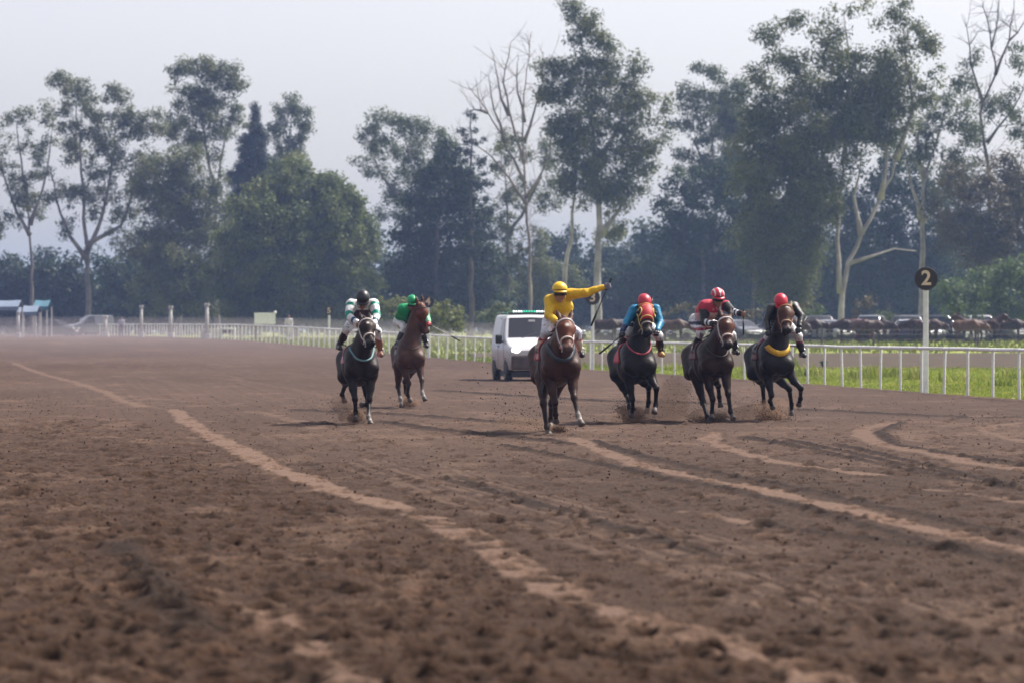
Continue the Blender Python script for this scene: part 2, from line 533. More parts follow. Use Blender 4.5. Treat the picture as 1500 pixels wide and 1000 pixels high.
    mm = nt.nodes.new('ShaderNodeMix'); mm.data_type = 'RGBA'; mm.blend_type = 'MULTIPLY'; mm.inputs[0].default_value = 1
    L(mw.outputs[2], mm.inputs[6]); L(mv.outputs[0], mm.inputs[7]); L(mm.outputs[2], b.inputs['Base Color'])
    bp = nt.nodes.new('ShaderNodeBump'); bp.inputs['Strength'].default_value = .7; bp.inputs['Distance'].default_value = .02
    nc_ = nt.nodes.new('ShaderNodeTexNoise'); nc_.inputs['Scale'].default_value = 35; nc_.inputs['Detail'].default_value = 5
    L(tc.outputs['Object'], nc_.inputs['Vector']); L(nc_.outputs[0], bp.inputs['Height']); L(bp.outputs[0], b.inputs['Normal'])
    M['dirt'] = m
    o = link('dirt_track', mesh_np('dirt_track', np.stack([X, Y, Z], -1).reshape(-1, 3), [F], [m], smooth=True, col=col))
    tag(o, kind='structure')
    M['clod'] = mat('clod', (.060, .034, .023), .95, .1, noise=(7, .45))
    # loose clods lying on the churned dirt
    n = 30000
    cd = 9.5 + (rng.random(n) ** 1.35) * 62
    cx = (rng.random(n) - .5) * 2 * (cd * .22)
    kk = rng.random(n) < np.interp(cx - np.interp(cd, [13, 17, 24, 35, 45, 80], [2.6, .6, -.6, -2.6, -5.0, -13]), [-1, 1], [1, .55])
    kk &= cx < fx(cd) - .2
    cd = cd[kk]; cx = cx[kk]; n = len(cd)
    ri = np.clip(np.searchsorted(Ds, cd), 0, r - 1)
    t = (cx - X[ri, 6]) / (X[ri, 605] - X[ri, 6])
    ci = np.clip(6 + np.round(t * 599).astype(int), 0, c - 1)
    cz = Z[ri, ci]
    ok = (dry.reshape(r, c)[ri, ci] < .6)
    cd, cx, cz = cd[ok], cx[ok], cz[ok]
    scatter_clods('dirt_clods', np.stack([cx, cd, cz], 1), .005 + .013 * rng.random(len(cd)) ** 3, M['clod'], rng)
    return o

_OCT = np.array([(1, 0, 0), (-1, 0, 0), (0, 1, 0), (0, -1, 0), (0, 0, 1), (0, 0, -1)], float)
_OCTF = np.array([(0, 2, 4), (2, 1, 4), (1, 3, 4), (3, 0, 4), (2, 0, 5), (1, 2, 5), (3, 1, 5), (0, 3, 5)])
def scatter_clods(name, P, R, m, rng, parent=None):
    n = len(P)
    q = rng.normal(size=(n, 3, 3))
    q, _ = np.linalg.qr(q)
    s = .6 + .8 * rng.random((n, 6, 1))
    V = (np.einsum('kj,nij->nki', _OCT, q) * s) * R[:, None, None] + P[:, None, :]
    F = (_OCTF[None] + (np.arange(n) * 6)[:, None, None]).reshape(-1, 3)
    o = link(name, mesh_np(name, V.reshape(-1, 3), [F], [m]), parent)
    return tag(o, kind='stuff')

def sheet(name, X, Y, dz, m, kind='structure'):
    r, c = X.shape
    Z = tz(Y) + dz
    idx = np.arange(r * c).reshape(r, c)
    F = np.stack([idx[:-1, :-1], idx[:-1, 1:], idx[1:, 1:], idx[1:, :-1]], -1).reshape(-1, 4)
    return tag(link(name, mesh_np(name, np.stack([X, Y, Z], -1).reshape(-1, 3), [F], [m], smooth=True)), kind=kind)

build_track()
M['turf'] = mat('turf', (.21, .245, .048), .9, .2, noise=(.35, .35, 8), bump=(3, .8, .1))
ys = np.array([-60, -20, 0, 20, 40, 60, 80, 100, 120, 130, 140, 150, 160, 170, 180, 190, 200, 215, 230, 260, 300, 350, 420, 520, 700, 1000, 1600, 2600, 4200])
xs = np.array([-3000, -1500, -700, -300, -150, -80, -40, -20, -10, 0, 10, 20, 40, 80, 150, 300, 700, 1500, 3000])
XX, YY = np.meshgrid(xs, ys)
sheet('ground', XX.astype(float), YY.astype(float), -.13, M['turf'])
# inner dirt path beyond the grass strip
M['path_dirt'] = mat('path_dirt', (.070, .054, .036), .95, .1, noise=(.8, .3, 8), bump=(2, .8, .05))
yy = np.array([127, 131, 136, 142, 148, 155, 162, 168.])
rows = []
for i, y in enumerate(yy):
    x0 = float(fx(y)) + 3.2 + (2.5 if i in (0, 7) else 0)
    rows.append(np.linspace(x0, 120, 30))
XP = np.array(rows); YP = np.repeat(yy[:, None], 30, 1)
YP = YP + (RNG.random(YP.shape) - .5) * np.where((np.arange(8) == 0) | (np.arange(8) == 7), 2.2, 0)[:, None]
sheet('inner_path', XP, YP, -.09, M['path_dirt'])

# ------------------------------------------------------------------ grass
def grass_patch(name, n, fn, hmin, hmax, m, rng, tint=1.0):
    P = fn(n)
    n = len(P)
    a = rng.random(n) * 2 * np.pi
    h = hmin + (hmax - hmin) * rng.random(n) ** 1.6
    h = h * (.55 + .9 * fbm(P[:, 0] * .7, P[:, 1] * .35, 19, 2))
    w = .012 + .016 * rng.random(n)
    w = w * np.clip(P[:, 1] / 60, 1, 3)
    d = np.stack([np.cos(a), np.sin(a)], 1)
    lean = (rng.normal(size=(n, 2)) * .35) * h[:, None]
    z = tz(P[:, 1]) - .15
    V = np.zeros((n, 5, 3))
    V[:, 0, :2] = P - d * w[:, None]; V[:, 1, :2] = P + d * w[:, None]
    mid = P + lean * .4
    V[:, 2, :2] = mid + d * w[:, None] * .7; V[:, 3, :2] = mid - d * w[:, None] * .7
    V[:, 4, :2] = P + lean
    V[:, :2, 2] = z[:, None]; V[:, 2:4, 2] = (z + h * .55 + .1)[:, None]; V[:, 4, 2] = z + h + .1
    b = np.arange(n)[:, None] * 5
    F4 = b + np.array([0, 1, 2, 3]); F3 = b + np.array([3, 2, 4])
    base = np.array([(.22, .27, .040), (.30, .30, .065), (.15, .21, .03), (.33, .29, .12)])
    k = rng.choice(4, n, p=[.48, .25, .2, .07])
    patch = fbm(P[:, 0] * .25, P[:, 1] * .12, 44, 2)
    cc = base[k] * (.78 + .44 * patch)[:, None] * tint
    cols = np.repeat(cc[:, None], 5, 1).reshape(-1, 3)
    o = link(name, mesh_np(name, V.reshape(-1, 3), [F4, F3], [m], col=cols))
    return tag(o, kind='stuff')

M['blade'] = mat('blade', attr=True, rough=.6, spec=.3, trans=.3)
rg = np.random.default_rng(21)
def strip_near(n):
    D = 56 + (rg.random(n) ** 1.15) * 74
    x = fx(D) + .12 + rg.random(n) ** 1.5 * np.clip(D * .25 - fx(D) + 4, 3, 60)
    return np.stack([x, D], 1)
grass_patch('grass', 52000, strip_near, .015, .06, M['blade'], rg, 1.12)
def strip_far(n):
    D = 128 + rg.random(n) * 130
    lo = np.maximum(fx(D) + .15, -.26 * D); hi = .26 * D
    x = lo + (hi - lo) * rg.random(n) ** 1.2
    k = ~((D > 128) & (D < 169) & (x > fx(D) + 4))
    return np.stack([x, D], 1)[k]
grass_patch('meadow_grass', 26000, strip_far, .04, .16, M['blade'], rg, .62)
# weeds standing taller beside the rail
def weeds(n):
    c = np.array([(1185, 548), (1262, 552), (1278, 548), (1305, 550), (1345, 553), (1392, 556), (1465, 562), (1150, 540), (1095, 545), (985, 540), (1160, 536), (1482, 552)])
    D = FPX * CAMZ / (c[:, 1] - HZ)
    X = (c[:, 0] - 750) / FPX * D
    k = rg.integers(0, len(c), n)
    return np.stack([X[k] + rg.normal(size=n) * .22, D[k] + rg.normal(size=n) * .5], 1)
grass_patch('weeds', 1100, weeds, .12, .42, M['blade'], rg)

# ------------------------------------------------------------------ white running rail
def build_rail():
    root = thing('rail_fence', 'long white running rail of slim posts curving away along the dirt track', 'fence', (0, 0, 0))
    D = 44.0; k = 0
    P = []
    while D < 640:
        P.append((float(fx(D)), D))
        dx = (float(fx(D + .5)) - float(fx(D - .5)))
        D += 2.02 / math.hypot(1, dx)
    H = 1.07
    pm = MB().lathe([(.035, -.2), (.034, .02), (.032, H - .03), (.03, H - .01)], 8).mesh('post', M['white_paint'], True)
    Z = [float(tz(p[1])) for p in P]
    for i, (x, y) in enumerate(P[:270]):
        o = link('post', pm, root, (x, y, Z[i]))
        o.rotation_euler = (RNG.normal() * .02, RNG.normal() * .02, RNG.random() * 6)
    pts = [A(x, y, z + H + .01 + RNG.normal() * .006) for (x, y), z in zip(P, Z)]
    for i in range(0, min(len(pts), 270) - 3, 3):
        seg = pts[i:i + 4]
        a = seg[0]; b = seg[-1]
        seg = [a + (b - a) * .0008] + seg[1:3] + [b - (b - a) * .0008]
        MB().tube(seg, .042, 8).build('rail', M['white_paint'], root, smooth=True)
    # brackets carrying the rail on the nearer posts
    bm_ = MB().box((0, 0, H - .045), (.03, .09, .05)).mesh('bracket', M['white_paint'])
    for i, (x, y) in enumerate(P[:60]):
        link('bracket', bm_, root, (x, y, Z[i]))
    return P, Z
RAILP, RAILZ = build_rail()

# second, thin wire fence between path and car park
M['old_wood'] = mat('old_wood', (.10, .085, .08), .9, .1, noise=(6, .3))
def wire_fence():
    root = thing('wire_fence', 'low dark post and wire fence in the grass before the parked cars', 'fence')
    pm = MB().lathe([(.06, -.2), (.055, .6), (.05, 1.0)], 6).mesh('post', M['old_wood'])
    xs_ = [3 + 3.2 * i for i in range(18)]
    for x in xs_:
        y = 188 + .02 * x
        o = link('post', pm, root, (x, y, float(tz(y))))
        o.rotation_euler = (RNG.normal() * .04, RNG.normal() * .04, 0)
    for h in (.35, .65, .93):
        pts = [A(x, 188 + .02 * x, float(tz(188 + .02 * x)) + h) for x in xs_]
        MB().tube(pts, .02, 4).build('wire', M['old_wood'], root)
wire_fence()

# ------------------------------------------------------------------ distance marker posts
M['sign_black'] = mat('sign_black', (.018, .012, .014), .6, noise=(8, .3))
M['sign_tan'] = mat('sign_tan', (.66, .52, .38), .6, noise=(12, .15))
def text_mesh(body, size, ext, off, name):
    c = bpy.data.curves.new(name, 'FONT'); c.body = body; c.size = size; c.extrude = ext; c.offset = off
    c.align_x = 'CENTER'; c.align_y = 'CENTER'; c.resolution_u = 4
    o = bpy.data.objects.new(name, c); COL.objects.link(o)
    dg = bpy.context.evaluated_depsgraph_get(); dg.update()
    me = bpy.data.meshes.new_from_object(o.evaluated_get(dg))
    bpy.data.objects.remove(o); bpy.data.curves.remove(c)
    return me
def marker(digit, px, D, zc, rad, label, h_off=0):
    X = (px - 750) / FPX * D; z0 = float(tz(D))
    root = thing('marker_post', label, 'sign', (X, D, z0), 'numbered distance markers along the rail')
    zc -= z0
    MB().box((0, 0, (zc - rad) / 2), (.125, .1, zc - rad + .1), ch=.012).build('post', M['white_paint'], root)
    MB().box((.0, .07, (zc - rad) / 2 - .02), (.05, .04, zc - rad), ch=.005).build('brace', M['white_paint'], root)
    Rx = np.array([(1, 0, 0), (0, 0, -1), (0, 1, 0)], float)
    MB().lathe([(rad - .012, -.02), (rad, -.012), (rad, .012), (rad - .012, .02)], 32, R=Rx, o=(0, -.075, zc)).build('disc', M['sign_black'], root)
    me = text_mesh(digit, rad * 1.75, .006, rad * .035, 'numeral')
    me.materials.clear(); me.materials.append(M['sign_tan'])
    o = link('numeral', me, root, (0, -.103, zc)); o.rotation_euler = (math.radians(90), 0, 0)
    return root
marker('2', 1356, 76.5, 2.80, .29, 'white marker post with black disc numbered 2 standing at the near rail')
marker('3', 868, 119.5, 2.80, .29, 'white marker post with black disc numbered 3 behind the outstretched yellow arm')
marker('4', 627, 149.5, 2.93, .29, 'white marker post with dark disc behind the chestnut horse of the green jockey')
marker('5', 482, 190.0, 2.75, .27, 'farthest small marker disc beside the black capped jockey')
# ------------------------------------------------------------------ soft solids: horses and people
class Field:
    def __init__(s, lo, hi, h):
        s.lo = np.asarray(lo, float); s.h = h
        s.n = np.ceil((np.asarray(hi, float) - s.lo) / h).astype(int) + 1
        s.ax = [(s.lo[i] + h * np.arange(s.n[i])).astype(np.float32) for i in range(3)]
        s.F = np.full(s.n, 10.0, np.float32)
    def put(s, prim, k=.04, hard=False):
        lo, hi = prim.bounds()
        m = k + .03
        i0 = np.clip(np.floor((lo - m - s.lo) / s.h).astype(int), 0, s.n); i1 = np.clip(np.ceil((hi + m - s.lo) / s.h).astype(int) + 1, 0, s.n)
        if np.any(i1 <= i0): return
        sl = tuple(slice(a, b) for a, b in zip(i0, i1))
        gx, gy, gz = np.meshgrid(s.ax[0][sl[0]], s.ax[1][sl[1]], s.ax[2][sl[2]], indexing='ij')
        d = prim.d(np.stack([gx, gy, gz], -1)).astype(np.float32)
        a = s.F[sl]
        hh = np.maximum(k - np.abs(a - d), 0) / k
        s.F[sl] = np.minimum(a, d) - hh * hh * k * .25
    def sample(s, P):
        q = (P - s.lo) / s.h
        q = np.clip(q, 0, s.n - 1.001)
        i = q.astype(int); f = q - i
        r = 0
        for a in (0, 1):
            for b in (0, 1):
                for c in (0, 1):
                    w = (f[..., 0] if a else 1 - f[..., 0]) * (f[..., 1] if b else 1 - f[..., 1]) * (f[..., 2] if c else 1 - f[..., 2])
                    r = r + w * s.F[i[..., 0] + a, i[..., 1] + b, i[..., 2] + c]
        return r
    def march(s, C, Dn, rmax, off=.006):
        """outermost surface point along each ray from C in direction Dn"""
        C = np.asarray(C, float); Dn = np.asarray(Dn, float)
        rs = np.linspace(0, rmax, 70)
        P = C[..., None, :] + Dn[..., None, :] * rs[:, None]
        v = s.sample(P) < 0
        last = np.where(v.any(-1), v.shape[-1] - 1 - np.argmax(v[..., ::-1], -1), 3)
        r0 = rs[last]
        f0 = s.sample(C + Dn * r0[..., None])
        return C + Dn * (r0 - np.minimum(f0, 0) * .8 + off)[..., None]
    def surface(s):
        F = s.F; n = F.shape; I = F < 0
        cnt = np.zeros(tuple(k - 1 for k in n), np.int8)
        for a in (0, 1):
            for b in (0, 1):
                for c in (0, 1):
                    cnt += I[a:n[0] - 1 + a, b:n[1] - 1 + b, c:n[2] - 1 + c]
        act = np.argwhere((cnt > 0) & (cnt < 8))
        cid = np.full(cnt.shape, -1, np.int32); cid[tuple(act.T)] = np.arange(len(act))
        cor = {}
        for a in (0, 1):
            for b in (0, 1):
                for c in (0, 1):
                    cor[(a, b, c)] = F[act[:, 0] + a, act[:, 1] + b, act[:, 2] + c]
        S = np.zeros((len(act), 3)); N = np.zeros(len(act))
        for ax in range(3):
            for u in (0, 1):
                for v in (0, 1):
                    e0 = [u, v]; e0.insert(ax, 0); e1 = [u, v]; e1.insert(ax, 1)
                    f0 = cor[tuple(e0)]; f1 = cor[tuple(e1)]
                    m = (f0 < 0) != (f1 < 0)
                    t = np.where(m, f0 / np.where(m, f0 - f1, 1), 0)
                    p = np.array(e0, float)[None].repeat(len(act), 0); p[:, ax] = t
                    S += p * m[:, None]; N += m
        V = s.lo + s.h * (act + S / N[:, None])
        Q = []
        for ax in range(3):
            sl0 = [slice(1, -1)] * 3; sl1 = [slice(1, -1)] * 3
            sl0[ax] = slice(0, -1); sl1[ax] = slice(1, None)
            a = I[tuple(sl0)]; b = I[tuple(sl1)]
            for sgn, mk in ((1, a & ~b), (-1, b & ~a)):
                e = np.argwhere(mk)
                if not len(e): continue
                o = np.ones(3, int); o[ax] = 0
                e = e + o
                u, v = [(1, 2), (2, 0), (0, 1)][ax]
                du = np.zeros(3, int); du[u] = 1; dv = np.zeros(3, int); dv[v] = 1
                q = np.stack([cid[tuple((e - du - dv).T)], cid[tuple((e - dv).T)], cid[tuple(e.T)], cid[tuple((e - du).T)]], 1)
                q = q[(q >= 0).all(1)]
                Q.append(q if sgn > 0 else q[:, ::-1])
        return V, np.concatenate(Q)

class RC:      # tapered capsule, optionally squashed along a direction
    def __init__(s, a, b, ra, rb, sq=None, tag=None):
        s.a = np.asarray(a, float); s.b = np.asarray(b, float); s.ra = ra; s.rb = rb; s.sq = sq; s.tag = tag
    def bounds(s):
        r = max(s.ra, s.rb)
        return np.minimum(s.a, s.b) - r, np.maximum(s.a, s.b) + r
    def tt(s, P):
        ba = s.b - s.a
        return np.clip(((P - s.a) @ ba) / (ba @ ba + 1e-12), 0, 1)
    def d(s, P):
        ba = s.b - s.a
        q = P - s.a
        t = np.clip((q @ ba) / (ba @ ba + 1e-12), 0, 1)
        q = q - t[..., None] * ba
        if s.sq is not None:
            w, k = s.sq
            q = q + (q @ w)[..., None] * w * (1 / k - 1)
        return np.sqrt((q * q).sum(-1)) - (s.ra + t * (s.rb - s.ra))
class EL:      # ellipsoid with axes
    def __init__(s, c, r, R=None, tag=None):
        s.c = np.asarray(c, float); s.r = np.asarray(r, float); s.R = np.eye(3) if R is None else np.asarray(R, float); s.tag = tag
        s.sq = None
    def bounds(s):
        m = np.sqrt(((s.R * s.r[:, None]) ** 2).sum(0))
        return s.c - m, s.c + m
    def tt(s, P): return np.zeros(P.shape[:-1])
    def d(s, P):
        q = (P - s.c) @ s.R.T
        k0 = np.sqrt(((q / s.r) ** 2).sum(-1)); k1 = np.sqrt(((q / (s.r * s.r)) ** 2).sum(-1)) + 1e-6
        return k0 * (k0 - 1) / k1

def nrm(v):
    v = np.asarray(v, float)
    return v / (np.linalg.norm(v) + 1e-12)

def chain(P0, px, py, L, sgn):
    """joint seen at photo pixel (px,py), at bone length L from P0; sgn +1 = nearer the viewer"""
    C = A(0, 0, CAMZ); d = A((px - 750) / FPX, 1, -(py - HZ) / FPX)
    q = C - P0
    a = d @ d; b = 2 * d @ q; c = q @ q - L * L
    disc = b * b - 4 * a * c
    D = -b / (2 * a)
    if disc > 0:
        D += (-sgn) * math.sqrt(disc) / (2 * a)
    return C + D * d

def blend_cols(V, prims, base, cols, w=.03):
    D = np.stack([p.d(V) for p in prims], 1)
    D = D - D.min(1, keepdims=True)
    W = np.exp(-D / w)
    return (W @ cols) / W.sum(1, keepdims=True)

def horse(sp):
    ph = math.radians(sp.get('yaw', 8.5))
    fwd = A(math.sin(ph), -math.cos(ph), 0); lat = A(math.cos(ph), math.sin(ph), 0); up = A(0, 0, 1)
    D = sp['D']
    O = A((sp['cx'] - 750) / FPX * D, D, 0.0) if 'cx' in sp else A(sp['X'], D, float(tz(D)))
    dz = sp.get('dz', 0.0)
    S = sp.get('S', 1.0)
    def T(f, l, z): return O + fwd * f * S + lat * l * S + up * (z * S + dz)
    pr = []      # (prim, k, colour key)
    def ell(f, l, z, r, tilt=0, key='coat', k=.09):
        ct, st = math.cos(tilt), math.sin(tilt)
        R = np.stack([fwd * ct + up * st, lat, -fwd * st + up * ct])
        pr.append((EL(T(f, l, z), A(*r) * S, R), k, key))
    def rc(a, b, ra, rb, sq=None, key='coat', k=.06):
        pr.append((RC(a, b, ra * S, rb * S, (lat, sq) if sq else None), k, key))
    # trunk
    ell(-.62, 0, 1.05, (.58, .257, .335))
    ell(-1.0, 0, 1.08, (.42, .237, .28), tilt=-.1)
    ell(-.26, 0, 1.10, (.28, .192, .27))
    ell(-1.26, 0, 1.13, (.36, .24, .285))
    rc(T(-.36, 0, 1.35), T(-.80, 0, 1.28), .09, .10)
    rc(T(-.9, 0, 1.29), T(-1.36, 0, 1.28), .12, .11)
    rc(T(-1.3, 0, 1.27), T(-1.58, 0, 1.14), .12, .09)
    for s in (-1, 1):
        ell(-.05, s * .095, 1.0, (.115, .088, .15), k=.03)
        rc(T(-.50, s * .13, 1.27), T(-.14, s * .165, 1.12), .13, .115, k=.07)
        rc(T(-.34, s * .11, 1.30), T(-.03, s * .165, 1.02), .11, .105, k=.07)
        rc(T(-.05, s * .17, 1.04), T(-.22, s * .175, .90), .10, .105, k=.06)
        rc(T(-1.28, s * .13, 1.16), T(-1.06, s * .165, .88), .175, .13, k=.08)
        rc(T(-1.5, s * .10, 1.08), T(-1.38, s * .13, .84), .135, .10, k=.08)
    # neck and head
    nb = T(-.22, 0, 1.22)
    if 'poll' in sp:
        P = chain(nb, *sp['poll'], sp.get('neckL', .74) * S, 1)
        Mz = chain(P, *sp['muz'], .55 * S, 1)
    else:
        P = T(*sp['pollL']); Mz = T(*sp['muzL'])
    a = nrm(Mz - P)
    w = nrm(lat - a * (lat @ a)); n = nrm(np.cross(w, a))
    if n @ (fwd * .7 + up * .7) < 0: n = -n
    if w @ lat < 0: w = -w
    tw = sp.get('turn', 0.0)          # head turned about its own long axis
    if tw:
        n, w = n * math.cos(tw) + w * math.sin(tw), w * math.cos(tw) - n * math.sin(tw)
    HS = sp.get('hs', 1.27)
    def Hd(x, y, z): return P + (a * x * min(HS, 1.06) + w * y * HS + n * z * HS) * S
    Rh = np.stack([a, w, n])
    rc(T(-.42, 0, 1.29), Hd(-.01, 0, -.05), .125, .078, .8, k=.09)
    rc(T(-.28, 0, 1.24), Hd(.06, 0, -.11), .225, .108, .95, k=.10)
    rc(T(-.12, 0, 1.06), Hd(.13, 0, -.15), .175, .085, .9, k=.09)
    pr.append((EL(Hd(.11, 0, -.03), A(.15, .095, .11) * S * HS, Rh), .04, 'face'))
    pr.append((EL(Hd(.17, 0, .01), A(.11, .105, .075) * S * HS, Rh), .03, 'face'))
    pr.append((RC(Hd(.16, 0, -.005), Hd(.47, 0, -.015), .082 * S * HS, .052 * S * HS), .03, 'face'))
    for s in (-1, 1):
        pr.append((EL(Hd(.21, s * .045, -.12), A(.13, .045, .095) * S * HS, Rh), .04, 'face'))
        pr.append((EL(Hd(.155, s * .092, .015), A(.04, .022, .03) * S * HS, Rh), .02, 'face'))
        pr.append((EL(Hd(.515, s * .035, .012), A(.045, .03, .03) * S * HS, Rh), .025, 'muz'))
        e0 = Hd(.01, s * .055, .01); e1 = Hd(-.225, s * sp.get('earw', .085), -.0 + sp.get('earn', 0))
        em = (e0 + e1) / 2
        pr.append((RC(e0, em, .028 * S * HS, .031 * S * HS, (n, .6)), .02, 'ear')); pr.append((RC(em, e1, .031 * S * HS, .006 * S * HS, (n, .6)), .015, 'ear'))
    pr.append((RC(Hd(.24, 0, -.11), Hd(.46, 0, -.07), .055 * S * HS, .04 * S * HS), .04, 'face'))
    pr.append((EL(Hd(.50, 0, -.02), A(.062, .058, .058) * S * HS, Rh), .03, 'muz'))
    pr.append((EL(Hd(.50, 0, -.072), A(.045, .04, .03) * S * HS, Rh), .02, 'muz'))
    nbody = len(pr)
    # legs
    legs = []; hoofs = []
    for nm, s in (('fa', -1), ('fb', 1), ('ha', -1), ('hb', 1)):
        front = nm[0] == 'f'
        j = sp[nm]
        if front:
            p0 = T(-.20, s * .172, .90)
            Ls = (.41, .29, .17)
        else:
            hip_ = T(-1.22, s * .14, 1.05)
            p0 = T(-1.06 + sp.get(nm + 'st', 0.0), s * .165, .84)
            Ls = (.44, .36, .17)
        if len(j[0]) == 3 and sp.get('px', True):
            q = [p0]
            for (x, y, sg), L in zip(j, Ls):
                q.append(chain(q[-1], x, y, L * S, sg))
        else:
            q = [p0] + [T(*v) for v in j]
        lp = []
        if front:
            lp += [(RC(q[0] + up * .10, q[0] * .45 + q[1] * .55, .112 * S, .068 * S), .06, 'coat'), (RC(q[0] * .45 + q[1] * .55, q[1], .066 * S, .046 * S), .03, 'leg1')]
            lp += [(EL(q[1], A(.05, .05, .06) * S), .02, 'leg1'), (RC(q[1], q[2], .041 * S, .032 * S), .025, 'leg2')]
        else:
            lp += [(RC(q[0] + up * .04, q[0] * .4 + q[1] * .6, .125 * S, .068 * S), .05, 'coat'), (RC(q[0] * .4 + q[1] * .6, q[1], .068 * S, .048 * S), .03, 'leg1')]
            back = nrm(q[1] - q[2]) * .05 * S - fwd * .035 * S
            lp += [(RC(q[1], q[1] + back, .05 * S, .028 * S), .02, 'leg1'), (EL(q[1], A(.052, .055, .065) * S), .02, 'leg1'), (RC(q[1], q[2], .043 * S, .034 * S), .025, 'leg2')]
        lp += [(EL(q[2], A(.044, .046, .05) * S), .02, 'fet'), (RC(q[2], q[2] * .45 + q[3] * .55, .036 * S, .037 * S), .02, 'past_' + nm)]
        legs.append((lp, q)); hoofs.append((q[2], q[3], q[1]))
    allp = pr + [x for l, _ in legs for x in l]
    lo = np.min([p.bounds()[0] for p, _, _ in allp], 0) - .06; hi = np.max([p.bounds()[1] for p, _, _ in allp], 0) + .06
    h = sp.get('h', .019)
    F = Field(lo, hi, h)
    for p, k, _ in pr: F.put(p, k * S)
    for lp, _ in legs:
        G = Field(lo, hi, h)
        for p, k, _ in lp: G.put(p, k * S)
        k = .05 * S
        hh = np.maximum(k - np.abs(F.F - G.F), 0) / k
        F.F = np.minimum(F.F, G.F) - hh * hh * k * .25
    V, Q = F.surface()
    cs = sp['cols']
    keyc = {'coat': cs['coat'], 'face': cs.get('face', cs['coat']), 'muz': cs.get('muz', cs['pt']), 'ear': cs.get('ear', cs['coat']), 'leg1': np.array(cs['coat']) * .5 + np.array(cs['pt']) * .5,
            'leg2': cs['pt'], 'fet': cs['pt']}
    for nm in ('fa', 'fb', 'ha', 'hb'): keyc['past_' + nm] = cs['white'] if nm in sp.get('socks', ()) else cs['pt']
    prims = [p for p, _, _ in allp]
    cc = np.array([keyc[k] for _, _, k in allp], float)
    C = blend_cols(V, prims, None, cc)
    if sp.get('star'):
        st = Hd(sp['star'][0], 0, .09)
        dd = np.linalg.norm((V - st) / A(1, 1, 1.0), axis=1)
        k = np.clip(1.4 - dd / (sp['star'][1] * .75), 0, 1)[:, None] * .85
        C = C * (1 - k) + np.array(cs['white']) * k
    dz_ = np.clip((1.15 - (V[:, 2] - O[2])) / .9, 0, 1)        # dust caught in the coat of legs and chest
    dk = np.clip((fbm(V[:, 0] * 16 + V[:, 1] * 9, V[:, 2] * 17, 41, 3) - .5) * 3.2, 0, 1) * dz_ * .22
    C = C * (1 - dk[:, None]) + A(.085, .052, .036) * dk[:, None]
    root = thing(sp.get('name', 'racehorse'), sp['label'], 'horse', O, sp.get('group'))
    body = link('body', mesh_np('body', V - O, [Q], [M['coat']], smooth=True, col=C), root)
    # hooves
    for f, e, hk in hoofs:
        d = nrm(e - f)
        c0 = f + (e - f) * .48
        u = nrm(np.cross(d, lat)); v = np.cross(d, u)
        R = np.stack([u, v, d], 1)
        mb = MB().lathe([(.036 * S, 0), (.041 * S, .012 * S), (.054 * S, .085 * S), (.05 * S, .092 * S)], 12, R=R, o=c0 - O)
        me = mb.mesh('hoof', M['hoof'], True)
        ca = me.color_attributes.new('Col', 'FLOAT_COLOR', 'POINT')
        ca.data.foreach_set('color', np.tile(np.array([*cs.get('hoof', (.09, .07, .06)), 1], np.float32), len(me.vertices)))
        link('hoof', me, root)
    # eyes
    for s in (-1, 1):
        MB().ell(Hd(.155, s * .105, .022) - O, A(.02, .012, .016) * S, Rh.T, 8, 5).build('eye', M['goggles'], root, smooth=True)
        MB().ell(Hd(.54, s * .038, .022) - O, A(.018, .010, .012) * S, Rh.T, 8, 5).build('nostril', M['hair'], root, smooth=True)
    # mane, forelock and tail
    rg = np.random.default_rng(int(sp.get('cx', 5)))
    mb = MB()
    for i in range(26):
        t = i / 25
        b0 = T(-.38, 0, 1.40) * (1 - t) + Hd(-.03, 0, .01) * t
        b0 = F.march(b0 - up * .12 * S, nrm(up * .8 - n * .1), .4 * S, -.01)
        sd = sp.get('mane', -1) * (.03 + .10 * rg.random())
        e = b0 + lat * sd * S - fwd * (.10 + .10 * rg.random()) * S + up * (-.04 + .08 * rg.random()) * S
        mb.tube([b0 - O, (b0 + e) / 2 + up * .03 * S - O, e - O], [.018 * S, .014 * S, .003 * S], 5)
    mb.build('mane', M['hair'], root, smooth=True)
    mb = MB()
    t0 = T(-1.6, 0, 1.20)
    for i in range(22):
        o = rg.normal(size=3) * .05
        if sp.get('px', True):
            pts = [t0, t0 - fwd * .2 + up * .02 + o * .5, t0 - fwd * .30 - up * .14 + o * 1.0, t0 - fwd * .36 - up * (.34 + .1 * rg.random()) + o * 1.3 + lat * .12]
        else:
            pts = [t0, t0 - fwd * .08 - up * .1 + o * .4, t0 - fwd * .1 - up * .45 + o * .8, t0 - fwd * .08 - up * .75 + o]
        mb.tube([p - O for p in pts], [.03 * S, .026 * S, .02 * S, .004 * S], 5)
    mb.build('tail', M['hair'], root, smooth=True)
    H = dict(O=O, T=T, Hd=Hd, F=F, root=root, fwd=fwd, lat=lat, up=up, a=a, w=w, n=n, P=P, S=S, D=D, hooves=[e for _, e, _ in hoofs])
    return H

def colored(mb, name, m, c, root, smooth=True):
    me = mb.mesh(name, m, smooth)
    ca = me.color_attributes.new('Col', 'FLOAT_COLOR', 'POINT')
    ca.data.foreach_set('color', np.tile(np.array([*c, 1], np.float32), len(me.vertices)))
    return link(name, me, root)

